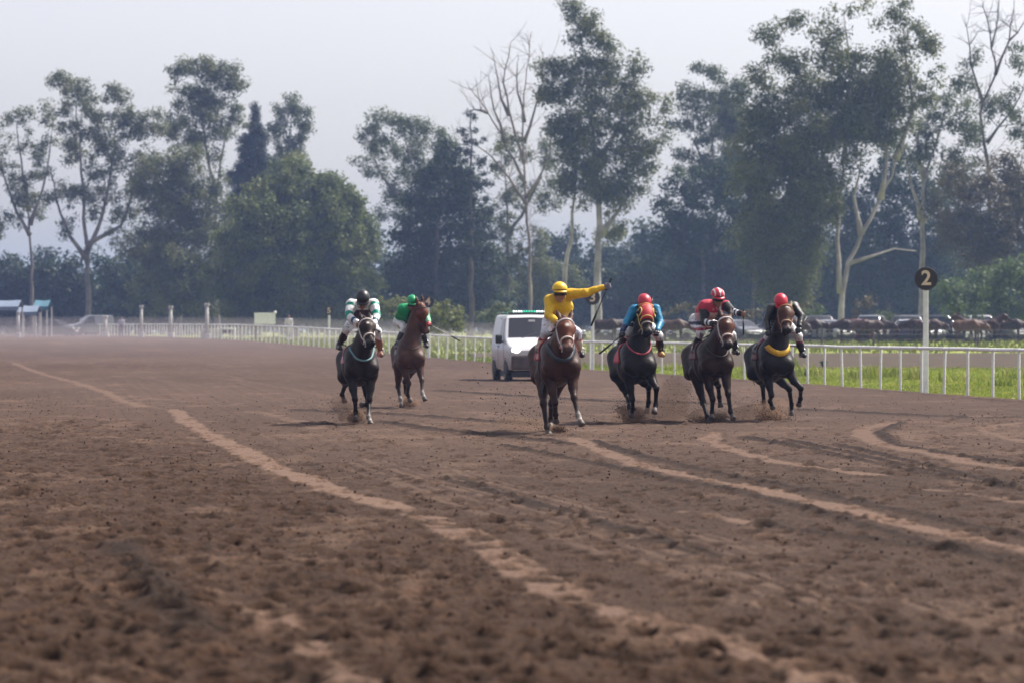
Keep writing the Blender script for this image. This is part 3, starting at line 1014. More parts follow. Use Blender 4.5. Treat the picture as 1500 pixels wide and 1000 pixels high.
def bridle(H, c, noseband=None, nr=.011, rein=None):
    O, F, Hd, a, w, n = (H[k] for k in ('O', 'F', 'Hd', 'a', 'w', 'n'))
    noseband = noseband or c
    def ring(x, a0, a1, cnt=17, zc=-.03):
        th = np.linspace(a0, a1, cnt)
        Dn = np.sin(th)[:, None] * w + np.cos(th)[:, None] * n
        C = np.repeat(Hd(x, 0, zc)[None], cnt, 0)
        return F.march(C, Dn, .2 * H['S'], .005)
    P = ring(.36, -2.6, 2.6, 21)
    colored(MB().tube(P - O, nr * 1.25, 6), 'noseband', M['strap'], noseband, H['root'])
    P = ring(.055, -1.75, 1.75, 15)
    colored(MB().tube(P - O, nr * 1.2, 6), 'browband', M['strap'], c, H['root'])
    for s in (-1, 1):
        xs = np.linspace(.03, .45, 9)
        th = np.linspace(1.65, 1.9, 9) * s
        C = np.array([Hd(x, 0, -.05 - .01 * i / 8) for i, x in enumerate(xs)])
        Dn = np.sin(th)[:, None] * w + np.cos(th)[:, None] * n
        P = F.march(C, Dn, .2 * H['S'], .005)
        colored(MB().tube(P - O, nr, 6), 'cheek_strap', M['strap'], c, H['root'])
        # bit ring
        c0 = P[-1] + w * s * .012
        th = np.linspace(0, 2 * np.pi, 13)
        R = c0 + .034 * (np.cos(th)[:, None] * a + np.sin(th)[:, None] * n)
        MB().tube(R - O, .006, 5, caps=False).build('bit_ring', M['metal'], H['root'], smooth=True)
        H['bit' + str(s)] = c0

def collar(H, c, half=.012, flat=False, lo=-2.0, hi=2.0, base=(-.13, 0, 1.33), axis=(.58, .81), name='breast_collar'):
    """strap lying round the front of the neck base"""
    O, F, T, fwd, lat, up = (H[k] for k in ('O', 'F', 'T', 'fwd', 'lat', 'up'))
    ax = nrm(fwd * axis[0] + up * axis[1])
    dn = nrm(fwd * axis[1] - up * axis[0])
    th = np.linspace(lo, hi, 25)
    Dn = np.sin(th)[:, None] * lat + np.cos(th)[:, None] * dn
    rows = []
    for o in (-half, half):
        C = np.repeat((T(*base) + ax * o)[None], 25, 0)
        rows.append(F.march(C, Dn, .5, .004))
    if flat:
        A0 = np.stack(rows, 0)
        V, Fc = slab(A0 - O, np.repeat(Dn[None], 2, 0), .014)
        return colored(MB().add(V, Fc), name, M['strap'], c, H['root'])
    return colored(MB().tube((rows[0] + rows[1]) / 2 - O, half, 6), name, M['strap'], c, H['root'])

def saddle(H, cloth, stripe=None, f0=-.92, f1=-.46, th=1.5):
    O, F, T, lat, up, fwd = (H[k] for k in ('O', 'F', 'T', 'lat', 'up', 'fwd'))
    def patch(fa, fb, ta, tb, off, nf, ntt):
        fs = np.linspace(fa, fb, nf); ts = np.linspace(ta, tb, ntt)
        C = np.repeat(np.array([T(f, 0, 1.08) for f in fs])[:, None], ntt, 1)
        Dn = np.repeat((np.sin(ts)[:, None] * lat + np.cos(ts)[:, None] * up)[None], nf, 0)
        return F.march(C, Dn, .6, off), Dn
    P, N = patch(f0, f1, -th, th, .006, 8, 25)
    V, Fc = slab(P - O, N, .012)
    cl = colored(MB().add(V, Fc), 'saddle_cloth', M['strap'], cloth, H['root'])
    if stripe is not None:
        for s in (-1, 1):
            for g in (.30, .52):
                P, N = patch(f1 - g * .5, f1 - g * .5 + .04, s * (th - .8), s * th * .96, .021, 3, 7)
                V, Fc = slab(P - O, N, .004)
                if s < 0: pass
                colored(MB().add(V, Fc), 'stripe', M['strap'], stripe, cl)
    mb = MB()
    mb.ell(T(-.72, 0, 1.375) - O, (.20, .13, .035), np.stack([fwd, lat, up], 1), 12, 6)
    mb.ell(T(-.55, 0, 1.41) - O, (.06, .08, .04), np.stack([fwd, lat, up], 1), 10, 6)
    sd = mb.build('saddle', M['leather'], H['root'], smooth=True)
    P, N = patch(-.60, -.54, -2.9, 2.9, .008, 2, 41)
    V, Fc = slab(P - O, N, .006)
    colored(MB().add(V, Fc), 'girth', M['strap'], (.05, .04, .04), H['root'])

def rein(H, hands, c=None):
    for s, hnd in zip((-1, 1), hands):
        b = H['bit' + str(s)]
        m = (b + hnd) / 2 - H['up'] * .04 + H['lat'] * s * .03
        pts = [b * (1 - t) ** 2 + 2 * m * t * (1 - t) + hnd * t * t for t in np.linspace(0, 1, 8)]
        colored(MB().tube(np.array(pts) - H['O'], .008 if c is None else .014, 5), 'rein', M['strap'], c or (.02, .014, .012), H['root'])
# ------------------------------------------------------------------ riders
def hand(F, wrist, d, g, palm, side):
    """fist closed round a rod along g; d forearm direction, palm = direction the palm faces"""
    d = nrm(d); g = nrm(g - d * (g @ d)); palm = nrm(np.cross(g, d)) * (1 if np.cross(g, d) @ palm > 0 else -1)
    ps = []
    c = wrist + d * .085 + palm * .022
    ps.append(RC(wrist, wrist + d * .075 - g * .018, .026, .024)); ps.append(RC(wrist, wrist + d * .075 + g * .018, .026, .024))
    ps.append(RC(wrist + d * .06 - g * .03, wrist + d * .06 + g * .03, .020, .020))
    for i, (o, r, sc) in enumerate(((-.032, .0095, .95), (-.011, .010, 1.05), (.011, .010, 1.0), (.032, .0085, .82))):
        pts = []
        for an in (-95, -25, 45, 110, 170):
            an = math.radians(an)
            pts.append(c + g * o + (d * math.cos(an) + palm * math.sin(an)) * .029 * sc)
        for p, q in zip(pts[:-1], pts[1:]):
            ps.append(RC(p, q, r, r * .95))
    tb = wrist + d * .03 - g * .03 + palm * .012
    tm = tb + d * .035 - g * .016 + palm * .022; te = tm + d * .028 + palm * .018 + g * .012
    ps.append(RC(tb, tm, .013, .0115)); ps.append(RC(tm, te, .0115, .009))
    for p in ps: F.put(p, .008)
    return c

def rider(H, sp):
    """jockey crouched over horse H. Pixels of joints in the photograph, depths from the horse's frame"""
    fwd, lat, up, T, D = (H[k] for k in ('fwd', 'lat', 'up', 'T', 'D'))
    def at(px, py, f): return U(px, py, D - f * math.cos(math.asin(min(1, abs(fwd[0])))) * 1.0)
    pelv = at(*sp['pelvis']); neck = at(*sp['neck']); head = at(*sp['head'])
    shA, shB = at(*sp['shA']), at(*sp['shB'])
    elA = chain(shA, *sp['elA'][:2], .27, sp['elA'][2]); wrA = chain(elA, *sp['wrA'][:2], .24, sp['wrA'][2])
    elB = chain(shB, *sp['elB'][:2], .27, sp['elB'][2]); wrB = chain(elB, *sp['wrB'][:2], .24, sp['wrB'][2])
    hpA = pelv - lat * .105; hpB = pelv + lat * .105
    knA = chain(hpA, *sp['knA'], .40, 1); knB = chain(hpB, *sp['knB'], .40, 1)
    ftA = chain(knA, *sp['ftA'], .40, -1); ftB = chain(knB, *sp['ftB'], .40, -1)
    O = (ftA + ftB) / 2
    pt = sp.get('pitch', 25); pt = math.radians(pt); hy = math.radians(sp.get('hyaw', 0))
    f2 = nrm(fwd * math.cos(hy) + lat * math.sin(hy)); l2 = nrm(np.cross(up, f2)); l2 = l2 if l2 @ lat > 0 else -l2
    hf = f2 * math.cos(pt) - up * math.sin(pt); hu = f2 * math.sin(pt) + up * math.cos(pt)
    Rh = np.stack([l2, hf, hu])
    def Hp(x, y, z): return head + l2 * x + hf * y + hu * z
    mid = (pelv + neck) / 2 + up * .04 - fwd * .05
    chest = neck * .72 + pelv * .28 + up * .0
    sk = []; jk = []; br = []; bA = []; bB = []; gA = []; gB = []
    # skin: head, neck
    sk += [(EL(Hp(0, -.01, .015), A(.078, .098, .105), Rh), .02, 'face'), (EL(Hp(0, .035, -.066), A(.056, .06, .07), Rh), .03, 'face'),
           (RC(Hp(0, .075, .0), Hp(0, .108, -.028), .012, .016), .012, 'face'), (EL(Hp(0, .085, -.112), A(.026, .02, .018), Rh), .02, 'face'),
           (RC(Hp(-.022, .09, -.07), Hp(.022, .09, -.07), .009, .009), .01, 'lip'),
           (RC(head - hf * .03 - hu * .05, neck, .05, .058), .03, 'face')]
    for s in (-1, 1):
        sk += [(EL(Hp(s * .08, -.01, -.02), A(.012, .022, .03), Rh), .012, 'face'), (EL(Hp(s * .03, .075, -.03), A(.028, .02, .018), Rh), .02, 'face')]
    # torso and arms
    sd = nrm(shB - shA)
    Rt = np.stack([sd, nrm(np.cross(sd, neck - pelv)), nrm(neck - pelv)])
    jk += [(RC(pelv, mid, .125, .135, (sd, 1.15)), .06, 'torso'), (RC(mid, chest, .135, .14, (sd, 1.2)), .06, 'torso'), (EL(chest, A(.185, .125, .15), Rt), .06, 'torso'),
           (RC(shA, shB, .068, .068), .05, 'yoke'), (RC(neck, (shA + shB) / 2, .06, .09), .04, 'yoke')]
    for sh, el, wr, t in ((shA, elA, wrA, 'A'), (shB, elB, wrB, 'B')):
        jk += [(RC(sh, el, .074, .050), .03, 'up' + t), (RC(el, wr, .046, .033), .025, 'fo' + t)]
    br += [(EL(pelv, A(.155, .125, .125), Rt), .05, 'br'), (RC(hpA, knA, .086, .058), .04, 'br'), (RC(hpB, knB, .086, .058), .04, 'br'),
           (RC(knA, knA * .75 + ftA * .25, .057, .052), .03, 'br'), (RC(knB, knB * .75 + ftB * .25, .057, .052), .03, 'br')]
    for kn, ft, b in ((knA, ftA, bA), (knB, ftB, bB)):
        s0 = kn * .82 + ft * .18
        toe = ft + fwd * .15 - up * .03
        b += [(RC(s0, kn * .5 + ft * .5, .054, .056), .03, 'shaft'), (RC(kn * .5 + ft * .5, ft + up * .03, .056, .040), .03, 'shaft'),
              (RC(ft - fwd * .045, toe, .042, .034), .03, 'foot'), (RC(ft - fwd * .06 - up * .025, ft - fwd * .06 + up * .02, .032, .03), .02, 'foot')]
    root = thing('person', sp['label'], 'person', O, 'jockeys on the racehorses')
    def build(name, prims, infl, h, m, colf, parent=root, pad=.05):
        lo = np.min([p.bounds()[0] for p, _, _ in prims], 0) - pad; hi = np.max([p.bounds()[1] for p, _, _ in prims], 0) + pad
        F = Field(lo, hi, h)
        for p, k, _ in prims: F.put(p, k)
        if name in ('jacket', 'breeches'):      # creases and billow of thin cloth
            gx, gy, gz = np.meshgrid(*F.ax, indexing='ij')
            F.F -= .017 * (fbm(gx * 11 + gz * 7, gy * 11 - gz * 9, int(O[0] * 10) % 50, 2).astype(np.float32) - .35)
        F.F -= infl
        V, Q = F.surface()
        pp = [p for p, _, _ in prims]
        Dd = np.stack([p.d(V) for p in pp], 1); near = Dd.argmin(1)
        tt = np.stack([p.tt(V) for p in pp], 1)[np.arange(len(V)), near]
        keys = np.array([k for _, _, k in prims])[near]
        C = colf(keys, tt, V)
        if name == 'breeches':                  # mud thrown up by the field
            sp_ = np.clip((fbm(V[:, 0] * 34, V[:, 1] * 30 + V[:, 2] * 38, 12, 2) - .62) * 6, 0, .8)[:, None]
            C = C * (1 - sp_) + A(.10, .065, .05) * sp_
        return link(name, mesh_np(name, V - O, [Q], [m], smooth=True, col=C), parent)
    def const(c):
        return lambda k, t, V: np.repeat(np.array([c], float), len(V), 0)
    def facecol(k, t, V):
        C = np.repeat(np.array([sp.get('skin', (.30, .15, .09))]), len(V), 0)
        C[k == 'lip'] = (.22, .07, .05)
        return C
    def shr(lst, s):
        out = []
        for p, k, t in lst:
            if isinstance(p, RC): out.append((RC(p.a, p.b, p.ra * s, p.rb * s, p.sq), k, t))
            else: out.append((EL(p.c, p.r * s, p.R), k, t))
        return out
    allskin = sk + shr(jk, .88) + shr(br, .88) + shr(bA, .8) + shr(bB, .8)
    build('body', allskin, 0, .0125, M['skin'], facecol)
    build('jacket', jk, .010, .0125, M['silk'], sp['silk'])
    build('breeches', br, .008, .0125, M['silk'], sp.get('breech', const((.68, .68, .70))))
    for b, key in ((bA, 'bootA'), (bB, 'bootB')):
        build('boot', b, .006, .012, M['boot'], sp.get('boot') if sp.get('boot') else const(sp.get('bootc', (.018, .014, .014))))
    # hands
    grips = []
    for (el, wr, key) in ((elA, wrA, 'A'), (elB, wrB, 'B')):
        d = nrm(wr - el)
        g = sp.get('grip' + key)
        gv = nrm(A(*g)) if g else lat * 1.0
        pm = -up if abs(d @ up) < .7 else -fwd
        F = Field(wr - .17, wr + .17, .006)
        c = hand(F, wr, d, gv, pm, key)
        V, Q = F.surface()
        hc = sp.get('glove' + key, sp.get('glove'))
        m = M['boot'] if hc is not None else M['skin']
        col = np.repeat(np.array([hc if hc is not None else sp.get('skin', (.30, .15, .09))]), len(V), 0)
        link('glove' if hc is not None else 'hand', mesh_np('hand', V - O, [Q], [m], smooth=True, col=col), root)
        grips.append((c, nrm(gv - d * (gv @ d)), d))
    # helmet with its peak
    hc = sp['helmet']; n1, n2 = 48, 14
    rx, ry, rz = .114, .136, .110
    hcn = Hp(0, -.012, .062)
    V = []; C = []
    for i in range(n2 + 1):
        for k in range(n1):
            ph = 2 * math.pi * k / n1
            th = (i / n2) * (math.radians(98) - .20 * math.cos(ph - math.pi / 2))
            x, y, z = math.sin(th) * math.cos(ph) * rx, math.sin(th) * math.sin(ph) * ry, math.cos(th) * rz
            V.append(hcn + l2 * x + hf * y + hu * z)
            c = np.array(hc, float)
            if sp.get('hstripe') is not None and (abs(x - .0) < .012 or abs(abs(x) - .078) < .007) and y > -.08: c = np.array(sp['hstripe'], float)
            C.append(c)
    Fq = [(i * n1 + k, (i + 1) * n1 + k, (i + 1) * n1 + (k + 1) % n1, i * n1 + (k + 1) % n1) for i in range(n2) for k in range(n1)]
    base = len(V)
    # inner rim
    for k in range(n1):
        V.append(hcn + (np.array(V[n2 * n1 + k]) - hcn) * .86); C.append(A(.02, .02, .02))
    Fq += [(n2 * n1 + k, base + k, base + (k + 1) % n1, n2 * n1 + (k + 1) % n1) for k in range(n1)]
    # peak
    pb = len(V); npk = 13
    for row, (o, dzp) in enumerate(((.96, .004), (1.12, -.004), (1.26, -.018), (1.25, -.026), (.96, -.008))):
        for k in range(npk):
            ph = math.pi / 2 + (k / (npk - 1) - .5) * 2.1
            e = 1 + (o - 1) * math.cos((k / (npk - 1) - .5) * math.pi) ** .6 if o > 1 else o
            V.append(hcn + l2 * math.cos(ph) * rx * e + hf * math.sin(ph) * ry * e + hu * (-.012 + .02 * 0 + dzp)); C.append(np.array(sp.get('peak', hc), float))
    Fq += [(pb + r_ * npk + k, pb + (r_ + 1) * npk + k, pb + (r_ + 1) * npk + k + 1, pb + r_ * npk + k + 1) for r_ in range(4) for k in range(npk - 1)]
    link('helmet', mesh_np('helmet', np.array(V) - O, [Fq], [M['helmet']], smooth=True, col=np.array(C)), root)
    # chin strap and goggles
    th = np.linspace(-1.25, 1.25, 13)
    G0_ = []
    for zz in (-.012, .034):
        G0_.append([Hp(math.sin(t) * .088, math.cos(t) * .098 + .004, zz - .012) for t in th])
    G0_ = np.array(G0_); Ng = np.array([[nrm(l2 * math.sin(t) + hf * math.cos(t)) for t in th]] * 2)
    Vg, Fg = slab(G0_ - O, Ng, .016)
    MB().add(Vg, Fg).build('goggles', M['goggles'], root, smooth=True)
    st = [Hp(math.sin(t) * .082, math.cos(t) * .045 + .02, -.02 - .105 * math.cos(t) ** .7 if math.cos(t) > 0 else -.02) for t in np.linspace(-1.57, 1.57, 11)]
    colored(MB().tube(np.array(st) - O, .006, 5), 'chin_strap', M['strap'], sp.get('chin', (.04, .04, .04)), root)
    # stirrups hang from the saddle
    for ft in (ftA, ftB):
        q = ft + fwd * .05 - H['O']
        mb = MB()
        mb.tube([q + up * .11, q + lat * .055 + up * .05, q + lat * .06 - up * .045, q - lat * .06 - up * .045, q - lat * .055 + up * .05, q + up * .11], .009, 6)
        sd_ = -1 if ft is ftA else 1
        top = T(-.58, sd_ * .16, 1.36) - H['O']
        srp = mb.build('stirrup', M['metal'], H['root'], smooth=True)
        MB().tube([q + up * .11, (q + up * .11) * .5 + top * .5 + lat * sd_ * .03, top], .010, 5).build('stirrup_leather', M['leather'], H['root'], smooth=True)
    return dict(root=root, O=O, grips=grips, wrA=wrA, wrB=wrB, elB=elB, elA=elA)

def whip(label, c, tip, butt_len, colr, handle=(.01, .01, .01), bend=0.0, r=.009):
    """c = where the hand holds it, tip end point"""
    d = nrm(tip - c); L = np.linalg.norm(tip - c)
    root = thing('riding_whip', label, 'whip', c, 'riding whips held by the jockeys')
    sag = A(0, 0, -1) * bend
    pts = [d * t * L + sag * t * t for t in np.linspace(.12, 1, 8)]
    colored(MB().tube(pts, np.linspace(r, r * .7, 8), 6), 'shaft', M['whip'], colr, root)
    colored(MB().tube([-d * butt_len, -d * (butt_len - .02), d * .06, d * L * .13], [.019, .014, .013, .012], 8), 'handle', M['whip'], handle, root)
    e = pts[-1]; s = nrm(np.cross(d, A(0, 1, 0)))
    f0 = e - nrm(pts[-1] - pts[-2]) * .22
    colored(MB().tube([f0, (f0 + e) / 2, e + d * .03], [r * 1.5, r * 1.9, r * 1.6], 6), 'flap', M['whip'], handle, root)
    return root

def dust(label_name, spots, seed):
    """thrown dirt: fine grains and larger crumbs hanging in the air (px, py, sx, sy, D, n, size)"""
    rng = np.random.default_rng(seed)
    Ps = []; Rs = []
    for (px, py, sx, sy, D, n, size) in spots:
        g = rng.normal(size=(n, 3))
        P = np.stack([(px + g[:, 0] * sx - 750) / FPX * D, D + g[:, 1] * .25, CAMZ - (py + g[:, 1] * 0 + g[:, 2] * sy - HZ) / FPX * D], 1)
        P[:, 2] = np.abs(P[:, 2] - .02) + .02
        Ps.append(P); Rs.append(size * .72 * (.5 + rng.random(n) ** 3 * 1.6))
    return scatter_clods(label_name, np.concatenate(Ps), np.concatenate(Rs), M['clod'], rng)

def bands(spec, default):
    """colour by body region and position along the limb"""
    def f(k, t, V):
        C = np.repeat(np.array([default], float), len(V), 0)
        for key, lo, hi, c in spec:
            m = (k == key) & (t >= lo) & (t <= hi)
            C[m] = c
        return C
    return f

WHITE = (.70, .70, .72)
BAY = dict(coat=(.026, .0105, .0065), pt=(.011, .008, .007), white=(.6, .56, .52))
DARK = dict(coat=(.0085, .0052, .0045), pt=(.005, .004, .004), face=(.019, .009, .006), white=(.6, .56, .52))
CHES = dict(coat=(.046, .018, .010), pt=(.028, .015, .011), face=(.105, .034, .018), white=(.6, .56, .52), muz=(.055, .034, .028))
GRP = 'racehorses galloping down the track'

# 1 ---- dark bay, white and green silks, black cap (far left)
h1 = horse(dict(D=49.3, cx=531, yaw=9.5, dz=-.09, S=.97, label='dark bay racehorse with pale noseband carrying the black capped jockey, leftmost', group=GRP, cols=dict(DARK, coat=(.016, .0075, .005)), earw=.06,
    poll=(536, 470), muz=(543, 503), star=(.16, .03), mane=-1, socks=('hb',),
    fa=[(520, 584, 1), (521, 602, -1), (521, 616, 1)], fb=[(541, 584, 1), (537, 592, -1), (530, 592, -1)],
    ha=[(506, 562, -1), (501, 577, -1), (505, 587, -1)], hb=[(540, 588, -1), (540, 611, 1), (544, 622, 1)], hbst=.1))
bridle(h1, (.62, .58, .56), (.66, .60, .55), .012); collar(h1, (.12, .24, .27), .018, lo=-1.9, hi=1.9); saddle(h1, (.5, .22, .24))
def silk1(k, t, V):
    C = np.repeat(np.array([WHITE]), len(V), 0)
    C[(k == 'torso')] = (.055, .03, .045)
    C[(k == 'torso') & (V[:, 2] > 1.84)] = WHITE
    for u, f in (('upA', 'foA'), ('upB', 'foB')):
        C[(k == u) & (t > .1) & (t < .30)] = (.0, .22, .15); C[(k == u) & (t > .74)] = (.0, .24, .16)
        C[(k == f) & (t > .55) & (t < .8)] = (.02, .06, .14)
    C[k == 'yoke'] = WHITE
    return C
r1 = rider(h1, dict(label='jockey in white silks with green bands and black cap, crouched over the leftmost dark bay', helmet=(.010, .010, .013), pitch=42,
    pelvis=(529, 468, -.86), neck=(531, 446, -.42), head=(531, 440, -.28), shA=(515, 446, -.44), shB=(547, 446, -.44),
    elA=(511, 464, 1), wrA=(523, 472, 1), elB=(552, 462, 1), wrB=(548, 474, 1), knA=(508, 482), knB=(553, 486), ftA=(497, 507), ftB=(557, 517), silk=silk1,
    boot=lambda k, t, V: np.where((V[:, 0] > h1['O'][0])[:, None], np.array([[.20, .10, .06]]), np.array([[.016, .012, .013]])), skin=(.26, .13, .08)))  # right boot coloured tan for the light falling on it
rein(h1, [r1['grips'][0][0], r1['grips'][1][0]])
whip('thin dark whip hanging beside the head of the leftmost dark bay', r1['grips'][1][0], U(556, 486, 48.4), .06, (.02, .02, .02))

# 2 ---- chestnut with high head, green silks
h2 = horse(dict(D=59.9, cx=603, yaw=8.0, dz=-.02, S=.96, label='chestnut racehorse with raised head and pale pasterns carrying the green jockey', group=GRP, cols=dict(CHES, coat=(.062, .027, .016)), neckL=.84,
    poll=(616, 447), muz=(624, 487), mane=-1, turn=.5, socks=('fb', 'ha', 'hb'), earw=.06,
    fa=[(599, 561, 1), (597, 577, -1), (602, 588, -1)], fb=[(618, 557, 1), (618.5, 575, 1), (623, 586, 1)],
    ha=[(583, 566, -1), (586.5, 584, 1), (588.5, 598, 1)], hb=[(593, 558, -1), (594, 574, -1), (601, 586, -1)], hast=.15))
bridle(h2, (.03, .02, .02), nr=.009); collar(h2, (.03, .025, .025), .012); saddle(h2, (.22, .21, .23))
r2 = rider(h2, dict(label='jockey in plain green silks and green cap on the chestnut horse behind the leftmost one', helmet=(.0, .28, .10), pitch=22, hyaw=4,
    pelvis=(590, 472, -.9), neck=(600, 451, -.45), head=(604, 445, -.33), shA=(590, 453, -.5), shB=(612, 452, -.46),
    elA=(583, 463, -1), wrA=(599, 474, 1), elB=(625, 462, 1), wrB=(628, 471, 1), knA=(593, 478), knB=(617, 482), ftA=(581, 507), ftB=(624, 505), silk=bands([('foB', .5, 1, (.25, .6, .35)), ('foA', .6, 1, (.02, .08, .05))], (.0, .26, .09)),
    gloveB=(.35, .02, .02), gripB=(.8, .1, -.4), skin=(.24, .12, .08)))
rein(h2, [r2['grips'][0][0], r2['grips'][1][0]])
whip('long pale whip held out low by the green jockey', r2['grips'][1][0], U(672, 496, 59.3), .06, (.35, .36, .34), bend=.03)

# 3 ---- chestnut leader, yellow silks, arm raised
h3 = horse(dict(D=44.6, cx=824, yaw=9.0, dz=-.045, S=1.0, label='leading chestnut racehorse with white star and browband carrying the yellow jockey', group=GRP, cols=CHES, star=(.17, .04),
    poll=(828, 470), muz=(832, 511), earw=.095, mane=-1, socks=('fb',),
    fa=[(813, 589, 1), (814, 606, -1), (815, 617, -1)], fb=[(841, 582, 1), (847, 608, 1), (852.5, 622, 1)],
    ha=[(796, 590, 1), (801, 625, 1), (804.5, 637.5, 1)], hb=[(808, 590, -1), (806.5, 614, -1), (806, 627, 1)], hast=.28))
bridle(h3, (.62, .58, .58), (.62, .52, .46), .0125); collar(h3, (.030, .045, .06), .034, flat=True, lo=-1.8, hi=1.8); saddle(h3, (.36, .02, .035), WHITE, th=1.42, f0=-1.0)
r3 = rider(h3, dict(label='jockey in yellow silks and yellow cap stretching one arm out sideways with a whip', helmet=(.75, .47, .01), pitch=6, hyaw=-2, peak=(.62, .38, .03),
    pelvis=(813, 474, -.84), neck=(821, 437, -.50), head=(820, 430, -.40), shA=(806, 441, -.52), shB=(836, 431.5, -.5),
    elA=(803, 462, 1), wrA=(815, 470, 1), elB=(859, 429, 1), wrB=(883, 421, 1), knA=(800, 486), knB=(844, 486), ftA=(789, 512), ftB=(850, 517), silk=bands([], (.70, .43, .015)),
    breech=lambda k, t, V: np.repeat(np.array([(.62, .62, .70)]), len(V), 0), gripB=(-.35, 0, 1), gloveB=(.16, .15, .20), skin=(.32, .15, .09), chin=(.5, .3, .05),
    boot=lambda k, t, V: np.where((k == 'foot')[:, None], np.array([[.02, .016, .015]]), np.where((V[:, 2] > 1.36)[:, None], np.array([[.30, .02, .03]]), np.array([[.60, .52, .42]])))))
rein(h3, [r3['grips'][0][0], r3['grips'][0][0] + h3['lat'] * .16], (.40, .02, .04))
c = r3['grips'][1][0]
whip('black whip gripped upright in the outstretched hand of the yellow jockey', c, U(867, 475, c[1]), .12, (.008, .008, .009), r=.010)

# 4 ---- dark horse with red hood, blue silks
h4 = horse(dict(D=49.6, cx=938, yaw=9.5, dz=-.07, S=.98, label='dark racehorse wearing a red and gold hood carrying the blue jockey', group=GRP, cols=dict(DARK, face=(.03, .02, .017)),
    poll=(946, 449), muz=(948.5, 487), earw=.10, mane=-1,
    fa=[(926, 584, 1), (927.5, 598, -1), (924.5, 609, -1)], fb=[(961.5, 568, 1), (960.5, 592, -1), (958.5, 604, 1)],
    ha=[(918, 577, -1), (922, 594, 1), (925, 607, 1)], hb=[(950, 566, -1), (950, 588, -1), (946.5, 606, -1)]))
bridle(h4, (.50, .40, .12), (.35, .30, .28), .010); collar(h4, (.34, .03, .05), .014, lo=-2.3, hi=2.3, axis=(.55, .83)); saddle(h4, (.40, .03, .05), None, th=1.6)
r4 = rider(h4, dict(label='jockey in blue silks and red cap tucked behind the red hooded horse', helmet=(.45, .02, .045), pitch=38,
    pelvis=(938, 474, -.86), neck=(944, 452, -.45), head=(943.5, 446, -.30), shA=(929, 455, -.46), shB=(960, 454, -.46),
    elA=(918, 472, 1), wrA=(912, 485, 1), elB=(967, 474, 1), wrB=(963, 484, 1), knA=(919, 488), knB=(965, 492), ftA=(908, 506), ftB=(968, 517), silk=bands([('foA', .5, 1, (.01, .02, .08))], (.0, .17, .33)),
    gripA=(-.8, 0, -.6), glove=(.02, .02, .03), skin=(.24, .12, .08),
    boot=lambda k, t, V: np.where(((k == 'foot') & (V[:, 0] > h4['O'][0]))[:, None], np.array([[.45, .33, .10]]), np.array([[.022, .014, .016]]))))
rein(h4, [r4['grips'][0][0] * .4 + h4['T'](-.3, -.12, 1.5) * .6, r4['grips'][1][0]])
c = r4['grips'][0][0]
whip('black whip trailing down beside the blue jockey', c, U(880, 516, c[1] + .1), .06, (.010, .010, .010))
def hood(H):
    O, F, Hd, w, n = (H[k] for k in ('O', 'F', 'Hd', 'w', 'n'))
    def hp(xs, th_of, off, nt=13):
        rows = []; Ns = []
        for x in xs:
            th = np.linspace(-th_of(x), th_of(x), nt)
            Dn = np.sin(th)[:, None] * w + np.cos(th)[:, None] * n
            rows.append(F.march(np.repeat(Hd(x, 0, -.03)[None], nt, 0), Dn, .25, off)); Ns.append(Dn)
        return np.array(rows), np.array(Ns)
    P, N = hp(np.linspace(-.02, .30, 9), lambda x: 1.25 if x < .06 else (.62 if x < .21 else .62 + (x - .21) * 5), .006)
    V, Fc = slab(P - O, -N * 0 + N, .010)
    hd = colored(MB().add(V, Fc), 'hood', M['strap'], (.42, .02, .03), H['root'])
    for s in (-1, 1):      # gold edging round the eye openings
        th = np.linspace(0, 2 * np.pi, 15)
        Pc = []
        for t in th:
            x = .15 + .075 * math.cos(t); an = s * (1.02 + .42 * math.sin(t))
            Pc.append(F.march(Hd(x, 0, -.03), math.sin(an) * w + math.cos(an) * n, .25, .016))
        colored(MB().tube(np.array(Pc) - O, .011, 6), 'trim', M['strap'], (.60, .42, .10), hd)
        MB().ell(F.march(Hd(.15, 0, -.03), math.sin(s * 1.1) * w + math.cos(s * 1.1) * n, .25, .01) - O, (.03, .03, .03), None, 10, 6).build('eye_cup', M['goggles'], hd, smooth=True)
    Pc = [F.march(Hd(.31 - .05 * math.cos(t) , 0, -.03), math.sin(t) * w + math.cos(t) * n, .25, .016) for t in np.linspace(-1.3, 1.3, 13)]
    colored(MB().tube(np.array(Pc) - O, .011, 6), 'trim', M['strap'], (.60, .42, .10), hd)
    Pc = [F.march(Hd(.0, 0, -.03), math.sin(t) * w + math.cos(t) * n, .25, .014) for t in np.linspace(-1.3, 1.3, 13)]
    colored(MB().tube(np.array(Pc) - O, .010, 6), 'trim', M['strap'], (.60, .42, .10), hd)
hood(h4)

